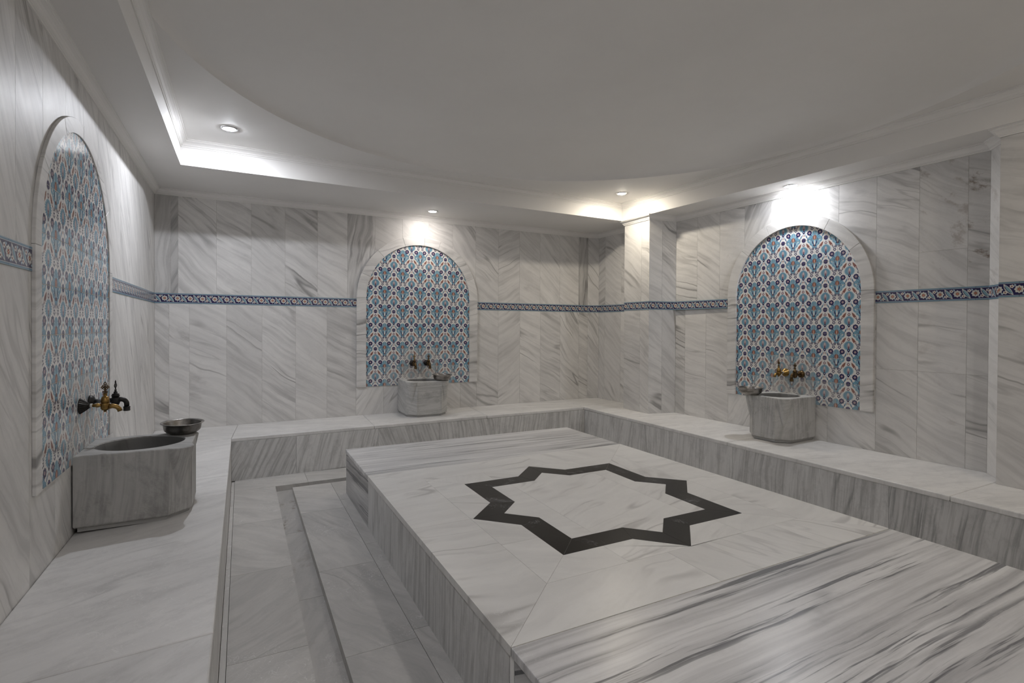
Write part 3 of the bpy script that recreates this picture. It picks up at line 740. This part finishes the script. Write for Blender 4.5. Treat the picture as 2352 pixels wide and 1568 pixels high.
# star outline
def star(hs, ht):
    out = []
    nt = ht - hs
    for k in range(4):
        r = k * pi / 2
        for (x, y) in ((ht, 0), (hs, nt), (hs, hs), (nt, hs)):
            out.append((SX + x * cos(r) - y * sin(r), SY + x * sin(r) + y * cos(r)))
    return out     # order: axis tip, notch, diagonal tip, notch
so, si = star(0.562, 0.744), star(0.432, 0.566)
for k in range(16):
    k2 = (k + 1) % 16
    top('star_slab', shrink([so[k], so[k2], si[k2], si[k]], 0.0006), 'black', seed=random.uniform(0, 30))
# white infill outside the star
corners = [(SX + 0.755, SY + 0.742), (SX - 0.755, SY + 0.742), (SX - 0.755, SY - 0.742), (SX + 0.755, SY - 0.742)]
ax = [(SX + 0.755, SY), (SX, SY + 0.742), (SX - 0.755, SY), (SX, SY - 0.742)]
for k in range(4):
    c0 = corners[k]; a0, a1 = ax[k], ax[(k + 1) % 4]
    tip0, n0, dt, n1, tip1 = so[(4 * k) % 16], so[(4 * k + 1) % 16], so[(4 * k + 2) % 16], so[(4 * k + 3) % 16], so[(4 * k + 4) % 16]
    for half in ([c0, a0, tip0, n0, dt], [c0, dt, n1, tip1, a1]):
        hz = abs(half[1][0] - c0[0]) > 0.4 or abs(half[-1][0] - c0[0]) > 0.4
        # split each piece once, along the line running from the notch to the square edge
        nt = n0 if half[1] == a0 else n1
        if abs(a0[0] - c0[0]) < 0.01 and half[1] == a0 or (abs(a1[0] - c0[0]) < 0.01 and half[1] != a0):
            cut = (0, 1, nt[1] + (0.17 if nt[1] > SY else -0.17))
        else:
            cut = (1, 0, nt[0] + (0.17 if nt[0] > SX else -0.17))
        for sgn in (1, -1):
            p = clip(half, cut[0] * sgn, cut[1] * sgn, cut[2] * sgn)
            if len(p) > 2: top('infill_slab', shrink(p, 0.0006), 'top', ang=random.choice((0.3, -0.6, 1.2)), tone=random.uniform(0.96, 1.04))
# white infill inside the star, three pieces
c1, c2 = SX - 0.307, SX + 0.311
for p, a_ in ((clip(si, 1, 0, c1), -0.2), (clip(clip(si, 1, 0, c2), -1, 0, -c1), 0.45), (clip(si, -1, 0, -c2), 0.3)):
    top('infill_slab', shrink(p, 0.0006), 'top', ang=a_, tone=1.02)
# side slabs
def side(a, b, n, mat='riser', z1=ZT - 0.031, **kw):
    A, B = Vector(a), Vector(b); d = (B - A).normalized(); g = 0.0008
    c = [(A.x + d.x * g, A.y + d.y * g, ZF), (B.x - d.x * g, B.y - d.y * g, ZF), (B.x - d.x * g, B.y - d.y * g, z1), (A.x + d.x * g, A.y + d.y * g, z1)]
    return prism('side_slab', c, n, 0.02, M[mat], (d.x, d.y, 0), (0, 0, 1), plat, **kw)
e = 0.005
side((PX0 + e, PY1 - e), (PX0 + e, 3.4525), (-1, 0, 0), 'stripe', ang=0.05, tone=0.86, seed=9.0, amt=1.4)
side((PX0 + e, 3.451), (PX0 + e, 2.43), (-1, 0, 0), ang=1.5, tone=0.98, amt=0.9)
side((PX0 + e, 2.43), (PX0 + e, 1.418), (-1, 0, 0), ang=1.5, tone=0.93, amt=0.9)
side((PX0 + e, 1.416), (PX0 + e, 1.388), (-1, 0, 0), ang=1.5, tone=1.25, amt=0.2)
side((PX0 + e, 1.386), (PX0 + e, PY0 + e), (-1, 0, 0), 'stripe', ang=0.6, tone=0.8, amt=1.3)
side((PX0 + e, PY0 + e), (PX1 - e, PY0 + e), (0, -1, 0), ang=1.5)
side((PX1 - e, PY0 + e), (PX1 - e, 2.43), (1, 0, 0), ang=1.5); side((PX1 - e, 2.43), (PX1 - e, PY1 - e), (1, 0, 0), ang=1.5)
side((PX1 - e, PY1 - e), (PX0 + e, PY1 - e), (0, 1, 0), ang=1.5)
core(plat, [(PX0 + 0.015, PY0 + 0.015), (PX1 - 0.015, PY0 + 0.015), (PX1 - 0.015, PY1 - 0.015), (PX0 + 0.015, PY1 - 0.015)], ZF, ZT - 0.0012)
# the platform, bench parts were laid out in room coordinates: bring them under their empties
def settle(root):
    m = Matrix.Translation(Vector(root.location)).inverted()
    for ch in [o for o in bpy.data.objects if o.parent == root]: ch.matrix_parent_inverse = m
for r in (bl, bb, br, plat): settle(r)

# ------------------------------------------------------------------ arched niches of painted tiles
TILE_FULL = {}
def niche(A, d, s_c, hw, jamb, prot, label, z0=-0.655, zsp=0.305, rise=0.605, seams=(), fadec=None):
    n = Vector((d.y, -d.x)); org = A + d * s_c
    root = empty('tiled_niche', (org.x, org.y, z0), label, 'wall niche', rz=math.atan2(d.y, d.x))
    # local frame: x along the wall to the right, -y into the room, z up from z0
    H = zsp - z0; pw = 2 * hw / 6; ph = 0.2035; th = 0.007; t0 = 0.0005; bed = 0.0066
    def arch(k, N=48, r=None):
        w_, h_ = hw + k, rise + k
        return [(w_, 0)] + [(w_ * cos(pi * i / N), H + h_ * sin(pi * i / N)) for i in range(N + 1)] + [(-w_, 0)]
    A_in = arch(-0.0005)
    def clip_poly(sub, cl):
        out = sub
        for i in range(len(cl)):
            a, b = cl[i], cl[(i + 1) % len(cl)]
            ex_, ey_ = b[0] - a[0], b[1] - a[1]
            if abs(ex_) + abs(ey_) < 1e-7: continue
            # interior on the left of a->b (counter-clockwise)
            nx, ny = ey_, -ex_; c = nx * a[0] + ny * a[1]
            out = clip(out, nx, ny, c)
            if not out: return []
        return out
    for r in range(8):
        for c in range(-3, 3):
            g = 0.0013; x0, x1 = c * pw + g, (c + 1) * pw - g; y0, y1 = r * ph + g, (r + 1) * ph - g
            y0c = max(y0, 0.0)
            sq = [(x0, y0c), (x1, y0c), (x1, y1), (x0, y1)]
            p = clip_poly(sq, A_in)
            if len(p) < 3: continue
            area = abs(sum(p[i][0] * p[(i + 1) % len(p)][1] - p[(i + 1) % len(p)][0] * p[i][1] for i in range(len(p)))) / 2
            if area < 2e-5: continue
            full = abs(area - (x1 - x0) * (y1 - y0)) < 1e-6
            key = (round(pw, 4),)
            if full and key in TILE_FULL: me = TILE_FULL[key]
            else:
                # outline relative to the tile's own corner
                pr = [(x - c * pw, y - r * ph) for x, y in p]; k = len(pr)
                if sum(pr[i][0] * pr[(i + 1) % k][1] - pr[(i + 1) % k][0] * pr[i][1] for i in range(k)) < 0: pr.reverse()
                vs = [(x, -(th + t0), y) for x, y in pr] + [(x, -t0, y) for x, y in pr]
                fs = [tuple(range(k)), tuple(range(2 * k - 1, k - 1, -1))] + [(i, i + k, (i + 1) % k + k, (i + 1) % k) for i in range(k)]
                me = mesh('tile', vs, fs, M['tile'], lambda v: (v.x / pw, v.z / ph))
                if full: TILE_FULL[key] = me
            fade = 0.0
            if fadec is not None:
                cx = (c + 0.5) * pw - fadec; base = max(0, 1 - abs(cx) / 0.42)
                fade = base * (0.62, 0.50, 0.10, 0, 0, 0, 0, 0)[r] + (0.15 if r == 0 else 0)
            o = link('tile', me, root, seed=random.uniform(0, 20), fade=min(fade, 0.75))
            o.location = (c * pw, 0, r * ph)
    # grout bed
    pr = arch(-0.0002); k = len(pr)
    vs = [(x, -bed, y) for x, y in pr] + [(x, 0.0, y) for x, y in pr]
    fs = [tuple(range(k)), tuple(range(2 * k - 1, k - 1, -1))] + [(i, i + k, (i + 1) % k + k, (i + 1) % k) for i in range(k)]
    link('grout_bed', mesh('grout_bed', vs, fs, M['grout_tile']), root)
    # stone frame: jambs and voussoirs
    def stone(name, inner, outer, **kw):
        poly = inner + outer[::-1]; k = len(poly)
        vs = [(x, -prot, y) for x, y in poly] + [(x, 0.0, y) for x, y in poly]
        a = sum(poly[i][0] * poly[(i + 1) % k][1] - poly[(i + 1) % k][0] * poly[i][1] for i in range(k))
        if a < 0: vs = vs[:k][::-1] + vs[k:][::-1]
        fs = [tuple(range(k)), tuple(range(2 * k - 1, k - 1, -1))] + [(i, i + k, (i + 1) % k + k, (i + 1) % k) for i in range(k)]
        o = link(name, mesh(name, vs, fs, M['wall'], lambda v: (v.x + 0.4 * v.y, v.z)), root, **kw)
        b = o.modifiers.new('bevel', 'BEVEL'); b.width = 0.0015; b.segments = 1; b.limit_method = 'ANGLE'; b.angle_limit = radians(60)
        return o
    g = 0.0008
    for sx in (1, -1):
        stone('jamb_stone', [(sx * hw, 0), (sx * hw, H - g)], [(sx * (hw + jamb), 0), (sx * (hw + jamb), H - g)], ang=0.1, tone=1.0, amt=1.3)
    angs = [0.0] + list(seams) + [180.0]
    for a0, a1 in zip(angs, angs[1:]):
        N = 12; aa = [radians(a0 + (a1 - a0) * i / N) for i in range(N + 1)]
        e0 = g / hw
        aa[0] += e0; aa[-1] -= e0
        stone('arch_stone', [(hw * cos(a), H + rise * sin(a)) for a in aa], [((hw + jamb) * cos(a), H + (rise + jamb) * sin(a)) for a in aa], ang=random.uniform(-0.6, 0.3), tone=random.uniform(0.98, 1.06), amt=0.8)
    return root
niche(Vector((XL, 0)), Vector((0, 1)), 3.243, 0.588, 0.070, 0.0135, 'tall tiled arch niche in the left wall, seen at a steep angle', seams=(32, 62, 88, 116, 148), fadec=0.05)
niche(Vector((0, YB)), Vector((1, 0)), 1.786, 0.600, 0.101, 0.021, 'tiled arch niche in the middle of the back wall', seams=(22, 48, 70, 86, 107, 133, 158), fadec=0.0)
A7, B7 = OUT[7], OUT[8]; D7 = (B7 - A7).normalized()
niche(A7, D7, 1.375, 0.576, 0.096, 0.024, 'tiled arch niche in the right wall under the bright hot spot', seams=(33, 61, 90, 113, 140), fadec=-0.02)

# ------------------------------------------------------------------ marble basins
def basin(loc, rz, W, D, H, label, front_panel=None, bulge=0.052):
    root = empty('marble_basin', loc, label, 'basin', group='wall basins', rz=rz)
    # local: wall at x=0, front towards +x, width along y
    ch = 0.095
    def outline(t):
        """t: 0 base .. 1 rim"""
        z = t * H
        pts = []
        hwid = W / 2; g = 0.006
        ta = max(0.0, (t - 0.33) / 0.67)
        wv = ta ** 0.75; amp = bulge * ta ** 0.9
        def seg(a, b, n): return [(a[0] + (b[0] - a[0]) * i / n, a[1] + (b[1] - a[1]) * i / n) for i in range(n)]
        bl_, br_ = (g, -hwid), (g, hwid)
        c1a, c1b = (D - ch, -hwid), (D, -hwid + ch)
        c2a, c2b = (D, hwid - ch), (D - ch, hwid)
        pts += seg(br_, bl_, 10)
        pts += seg(bl_, c1a, 10)
        def cham(a, b):
            out = []
            nx, ny = (b[1] - a[1]), -(b[0] - a[0]); l = math.hypot(nx, ny); nx /= l; ny /= l
            for i in range(40):
                u = -1 + 2 * i / 40
                off = 0.0
                if wv > 0.02 and abs(u) < wv: off = amp * math.sqrt(max(0, 1 - (u / wv) ** 2))
                out.append((a[0] + (b[0] - a[0]) * (u + 1) / 2 + nx * off, a[1] + (b[1] - a[1]) * (u + 1) / 2 + ny * off))
            return out
        pts += cham(c1a, c1b) + seg(c1b, c2a, 12) + cham(c2a, c2b) + seg(c2b, br_, 10)
        return pts
    T_ = [0.0, 0.02] + [0.33 + 0.625 * i / 26 for i in range(27)] + [0.975, 0.988, 1.0]
    N = len(outline(0)); vs, fs, mi = [], [], []
    plh = 0.022
    # plinth, set back
    def ins(poly, k): 
        cx, cy = D / 2, 0.0
        return [(cx + (x - cx) * (1 - k / (D / 2)), cy + (y - cy) * (1 - k / (W / 2))) for x, y in poly]
    rings = []
    for t in T_:
        o_ = outline(t)
        k = 0.004 if t in (0.0, 1.0) else 0.0
        rings.append([(x, y, plh + t * (H - plh)) for x, y in ins(o_, k)])
    # bowl
    cx, cy = D * 0.50, 0.0; a_, b_ = D * 0.415, W * 0.40
    angs = [math.atan2(y - cy, x - cx) for x, y, z in rings[-1]]
    for k, (sc, dz) in enumerate(((1.0, 0.0), (0.985, -0.006), (0.955, -0.03), (0.90, -0.08), (0.80, -0.125), (0.62, -0.165), (0.38, -0.185), (0.12, -0.192))):
        rings.append([(cx + a_ * sc * cos(a), cy + b_ * sc * sin(a), H + dz) for a in angs])
    for r in rings: vs += r
    for j in range(len(rings) - 1):
        for i in range(N):
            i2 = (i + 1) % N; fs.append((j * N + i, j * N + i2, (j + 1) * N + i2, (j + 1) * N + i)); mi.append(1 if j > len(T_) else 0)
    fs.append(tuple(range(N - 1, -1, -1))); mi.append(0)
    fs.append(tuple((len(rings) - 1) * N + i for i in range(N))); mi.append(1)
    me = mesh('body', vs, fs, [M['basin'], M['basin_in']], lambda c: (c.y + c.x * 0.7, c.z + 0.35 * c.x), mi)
    bm = bmesh.new(); bm.from_mesh(me); bmesh.ops.recalc_face_normals(bm, faces=bm.faces)
    bm.to_mesh(me); bm.free()
    for p in me.polygons: p.use_smooth = True
    me.set_sharp_from_angle(angle=radians(28))
    for p in me.polygons:
        if p.normal.z > 0.97: p.use_smooth = False
    link('body', me, root, ang=0.06 if front_panel == 'rect' else 1.52, tone=0.82 if not front_panel else 1.0, seed=4.4)
    pl = [(x, y) for x, y in ins(outline(0), 0.014)]
    k = len(pl); vs = [(x, y, 0) for x, y in pl] + [(x, y, plh) for x, y in pl]
    fs = [tuple(range(k - 1, -1, -1)), tuple(range(k, 2 * k))] + [(i, (i + 1) % k, (i + 1) % k + k, i + k) for i in range(k)]
    link('plinth', mesh('plinth', vs, fs, M['basin'], lambda c: (c.y, c.z)), root, tone=0.7)
    # carved frame on the front: thin raised fillets
    if front_panel:
        yw = W / 2 - ch - 0.012; z0, z1 = plh + 0.045, H - 0.075
        def fillet(pts, w=0.0035, h=0.0022):
            vs, fs = [], []
            for i, (y, z) in enumerate(pts):
                a = pts[max(i - 1, 0)]; b = pts[min(i + 1, len(pts) - 1)]
                dy, dz = b[0] - a[0], b[1] - a[1]; l = math.hypot(dy, dz) or 1; ny, nz = -dz / l * w / 2, dy / l * w / 2
                vs += [(D - 0.001, y - ny, z - nz), (D + h, y - ny * .5, z - nz * .5), (D + h, y + ny * .5, z + nz * .5), (D - 0.001, y + ny, z + nz)]
            for i in range(len(pts) - 1):
                for q in range(4): fs.append((i * 4 + q, i * 4 + (q + 1) % 4, i * 4 + 4 + (q + 1) % 4, i * 4 + 4 + q))
            return vs, fs
        parts = [fillet([(-yw, z0), (yw, z0), (yw, z1), (-yw, z1), (-yw, z0)]), fillet([(-yw - .012, z0 - .014), (yw + .012, z0 - .014), (yw + .012, z1 + .014), (-yw - .012, z1 + .014), (-yw - .012, z0 - .014)])]
        # wavy band below the rim
        parts.append(fillet([(-yw - 0.03 + (2 * yw + 0.06) * i / 60, H - 0.034 + 0.010 * sin(i / 60 * 2 * pi * 6)) for i in range(61)], 0.003, 0.0018))
        if front_panel == 'arch':
            zm = z0 + (z1 - z0) * 0.58; w2 = yw * 0.98
            prof = [(w2, z0), (w2, zm)] + [(w2 * (0.85 - 0.25 * i / 5), zm + 0.012 + (z1 - zm) * 0.25 * sin(i / 5 * pi / 2)) for i in range(6)] + [(w2 * (0.5 - 0.5 * i / 6), zm + (z1 - zm) * (0.42 + 0.52 * sin(i / 6 * pi / 2) ** 1.3)) for i in range(7)]
            parts.append(fillet(prof + [(-y, z) for y, z in prof[::-1]]))
            for q in range(6):
                a = q * pi / 3; c0 = (0.0, z0 + (z1 - z0) * 0.42)
                pet = [(c0[0] + 0.026 * sin(u_ * pi) * cos(a) * 1.0 * u_ * 1.4 - 0.008 * sin(u_ * 2 * pi) * sin(a), c0[1] + 0.026 * sin(u_ * pi) * sin(a) * u_ * 1.4 + 0.008 * sin(u_ * 2 * pi) * cos(a)) for u_ in [i / 10 for i in range(11)]]
                parts.append(fillet(pet, 0.0025, 0.0014))
        vs, fs = join(parts)
        link('carving', mesh('carving', vs, fs, M['basin'], lambda c: (c.y, c.z)), root, tone=1.08)
    return root
wall_ang = math.atan2(-D7.x, D7.y)      # not used for left/back
basin((XL + 0.001, 3.315, -0.978), 0.0, 0.452, 0.475, 0.3595, 'large grey marble basin on the left bench, nearest the viewer')
basin((1.765, YB - 0.001, -0.9585), -pi / 2, 0.462, 0.415, 0.3745, 'grey marble basin on the back bench below the middle niche', front_panel='rect', bulge=0.045)
rr_ = math.atan2(-D7.x * 1.0, D7.y)
nrm = inward(A7, B7)
pR = A7 + D7 * ((Vector((4.38, 2.955)) - A7).dot(D7))
basin((pR.x, pR.y, -0.9555), math.atan2(nrm.y, nrm.x), 0.40, 0.425, 0.3735, 'grey marble basin with carved arch panel on the right bench', front_panel='arch', bulge=0.050)

# ------------------------------------------------------------------ bowls
def bowl(loc, label, tilt=0.0):
    root = empty('metal_bowl', loc, label, 'bowl', group='bathing bowls on the basin rims')
    root.rotation_euler = (tilt, 0, 0.4)
    prof_o = [(0.052, 0.0), (0.060, 0.0), (0.062, 0.003), (0.078, 0.010), (0.089, 0.021), (0.0925, 0.034), (0.095, 0.058), (0.1075, 0.0615), (0.108, 0.0635), (0.106, 0.0645)]
    prof_i = [(0.0945, 0.0625), (0.0925, 0.056), (0.087, 0.030), (0.084, 0.020), (0.075, 0.012), (0.050, 0.007), (0.022, 0.006), (0.016, 0.010), (0.0, 0.012)]
    vs, fs = lathe(prof_o + prof_i[:-1] + [(0.0005, 0.0105)], 48)
    o = solid('dish', (vs, fs), M['bowl'], root)
    for p in o.data.polygons: p.use_smooth = True
    return root
bowl((-0.302, 3.500, -0.6178), 'round metal bowl on the rim of the large near left basin', radians(2))
bowl((1.925, 5.345, -0.5838), 'round metal bowl on the rim of the basin at the back wall')
bowl((3.962, 3.078, -0.5818), 'round metal bowl on the left rim of the right-hand basin')

# ------------------------------------------------------------------ taps
def handle_mesh():
    """openwork palmette plate in the x-z plane, base at the origin"""
    parts = []
    def ringy(cx, cz, r, w=0.0022, d=0.0025, sx=1.0):
        vs, fs = [], []; n = 14
        for i in range(n):
            a = 2 * pi * i / n
            for k in range(6):
                b = 2 * pi * k / 6
                rr = r + w * cos(b); vs.append((cx + rr * cos(a) * sx, d * sin(b), cz + rr * sin(a)))
        for i in range(n):
            for k in range(6):
                i2, k2 = (i + 1) % n, (k + 1) % 6; fs.append((i * 6 + k, i2 * 6 + k, i2 * 6 + k2, i * 6 + k2))
        return vs, fs
    for x, z, r in ((-0.0055, 0.0075, 0.0035), (0.0055, 0.0075, 0.0035), (0, 0.0135, 0.0028),
                    (-0.0060, 0.0255, 0.0040), (0.0060, 0.0255, 0.0040), (-0.0115, 0.031, 0.0038), (0.0115, 0.031, 0.0038),
                    (-0.0065, 0.0375, 0.0042), (0.0065, 0.0375, 0.0042), (0, 0.0315, 0.0032), (0, 0.049, 0.0048), (0, 0.0195, 0.0026)):
        parts.append(ringy(x, z, r))
    parts.append(tube([(0, 0, -0.002), (0, 0, 0.004)], [0.004, 0.006], 10))
    parts.append(tube([(0, 0, 0.054), (0, 0, 0.060)], [0.0030, 0.0010], 8))
    return join(parts)
def tap(loc, rz, label, style, cols, hrot=0.0, reach=0.10):
    root = empty('water_tap', loc, label, 'tap', rz=rz)
    fm, bm_, hm, pm = cols
    if style == 'brass':
        f = lathe([(0.036, 0.001), (0.037, 0.004), (0.030, 0.014), (0.020, 0.028), (0.012, 0.037), (0.011, 0.041)], 40, 'X', flute=1, famp=0.045)
        solid('wall_flange', f, M[fm], root, smooth=False)
        solid('sealing_ring', lathe([(0.010, 0.040), (0.0105, 0.050)], 20, 'X'), M[pm], root)
        v = [tube([(0.045, 0, 0), (0.062, 0, 0), (0.066, 0, 0), (0.074, 0, 0), (0.078, 0, 0), (reach, 0, 0)], [0.0075, 0.0078, 0.0105, 0.0105, 0.0078, 0.0085])]
        b = lathe([(0.004, -0.034), (0.006, -0.033), (0.006, -0.026), (0.012, -0.025), (0.0185, -0.016), (0.0185, 0.006), (0.0165, 0.012)], 24)
        v.append(shift(b, (reach, 0, 0)))
        solid('body', join(v), M[bm_], root)
        solid('bonnet', shift(lathe([(0.0165, 0.012), (0.0190, 0.013), (0.0180, 0.024), (0.0145, 0.040), (0.0120, 0.042), (0.0075, 0.043), (0.0070, 0.052), (0.010, 0.053), (0.010, 0.056), (0.006, 0.058)], 24), (reach, 0, 0)), M[bm_], root)
        solid('spout', tube([(reach + 0.012, 0, -0.008), (reach + 0.030, 0, -0.006), (reach + 0.046, 0, -0.011), (reach + 0.056, 0, -0.022), (reach + 0.060, 0, -0.034)], [0.0130, 0.0118, 0.0112, 0.0108, 0.0112]), M[bm_], root)
        hz = 0.057
    else:
        f = lathe([(0.031, 0.001), (0.033, 0.005), (0.031, 0.012), (0.024, 0.020), (0.020, 0.023), (0.012, 0.024)], 32, 'X')
        solid('wall_flange', f, M[fm], root)
        solid('pipe', tube([(0.022, 0, 0), (reach - 0.03, 0, 0)], 0.0105), M[pm], root)
        v = [tube([(reach - 0.035, 0, 0), (reach - 0.012, 0, 0), (reach, 0, 0)], [0.0125, 0.0125, 0.016])]
        b = lathe([(0.008, -0.030), (0.012, -0.029), (0.019, -0.015), (0.020, 0.006), (0.0165, 0.018)], 24)
        v.append(shift(b, (reach, 0, 0)))
        solid('body', join(v), M[bm_], root)
        solid('bonnet', shift(lathe([(0.0165, 0.018), (0.0170, 0.022), (0.0185, 0.023), (0.0185, 0.027), (0.0145, 0.030), (0.0165, 0.031), (0.0165, 0.034), (0.009, 0.036), (0.0085, 0.045), (0.006, 0.046)], 24), (reach, 0, 0)), M[bm_], root)
        sp = [(reach + 0.010, 0, 0.001)] + [(reach + 0.022 + 0.026 * sin(a), 0, -0.022 + 0.026 * cos(a)) for a in [pi / 2 * i / 6 for i in range(7)]] + [(reach + 0.048, 0, -0.034)]
        solid('spout', tube(sp, [0.014, 0.0125, 0.0122, 0.012, 0.012, 0.012, 0.012, 0.012, 0.0118]), M[bm_], root)
        solid('nozzle', shift(lathe([(0.0135, -0.058), (0.0160, -0.056), (0.0160, -0.052), (0.0140, -0.050), (0.0155, -0.048), (0.0155, -0.044), (0.0140, -0.042), (0.0160, -0.040), (0.0160, -0.036), (0.012, -0.034)], 24), (reach + 0.048, 0, 0)), M[bm_], root)
        hz = 0.046
    h = solid('handle', handle_mesh(), M[hm], root)
    h.location = (reach, 0, hz); h.rotation_euler = (0, 0, hrot)
    return root
tap((XL + 0.0075, 3.205, -0.398), 0.0, 'brass tap with dark fluted flange over the large left basin', 'brass', ('iron', 'brass', 'brass_dark', 'tape'), hrot=0.0)
tap((XL + 0.0075, 3.385, -0.398), 0.0, 'blackened tap with curved spout over the large left basin', 'dark', ('iron', 'iron', 'iron', 'steel'), hrot=1.45, reach=0.110)
tap((1.696, YB - 0.0075, -0.412), -pi / 2, 'left tap above the back wall basin, with gold handle', 'dark', ('iron', 'brass_dark', 'brass', 'brass_dark'), hrot=1.4, reach=0.085)
tap((1.860, YB - 0.0075, -0.414), -pi / 2, 'right tap above the back wall basin, with dark handle', 'dark', ('iron', 'brass_dark', 'brass_dark', 'brass_dark'), hrot=1.6, reach=0.085)
def onwall(y):
    t = (y - A7.y) / D7.y; p = A7 + D7 * t + nrm * 0.0075; return p
p = onwall(3.030); tap((p.x, p.y, -0.399), math.atan2(nrm.y, nrm.x), 'bright brass tap with fluted flange above the right-hand basin', 'brass', ('brass', 'brass', 'brass_dark', 'tape'), hrot=1.2)
p = onwall(2.882); tap((p.x, p.y, -0.402), math.atan2(nrm.y, nrm.x), 'dark brown tap above the right-hand basin, right of the brass one', 'dark', ('brass_dark', 'brass_dark', 'brass_dark', 'brass_dark'), hrot=1.3, reach=0.095)

# ------------------------------------------------------------------ recessed ceiling spots
for (x, y, z, col, f, lab) in LIGHTS:
    root = empty('downlight', (x, y, z), lab, 'ceiling light', 'recessed ceiling spots')
    ring = lathe([(0.0405, 0.004), (0.0405, -0.004), (0.045, -0.006), (0.053, -0.005), (0.059, -0.0005), (0.059, 0.003)], 36, closed_ends=False)
    solid('ring', ring, M['chrome'], root)
    lens = lathe([(0.040, 0.0), (0.039, -0.005), (0.028, -0.009), (0.010, -0.011)], 20)
    o = solid('lens', lens, emitter('lamp_glow', col, LAMP * f), root)
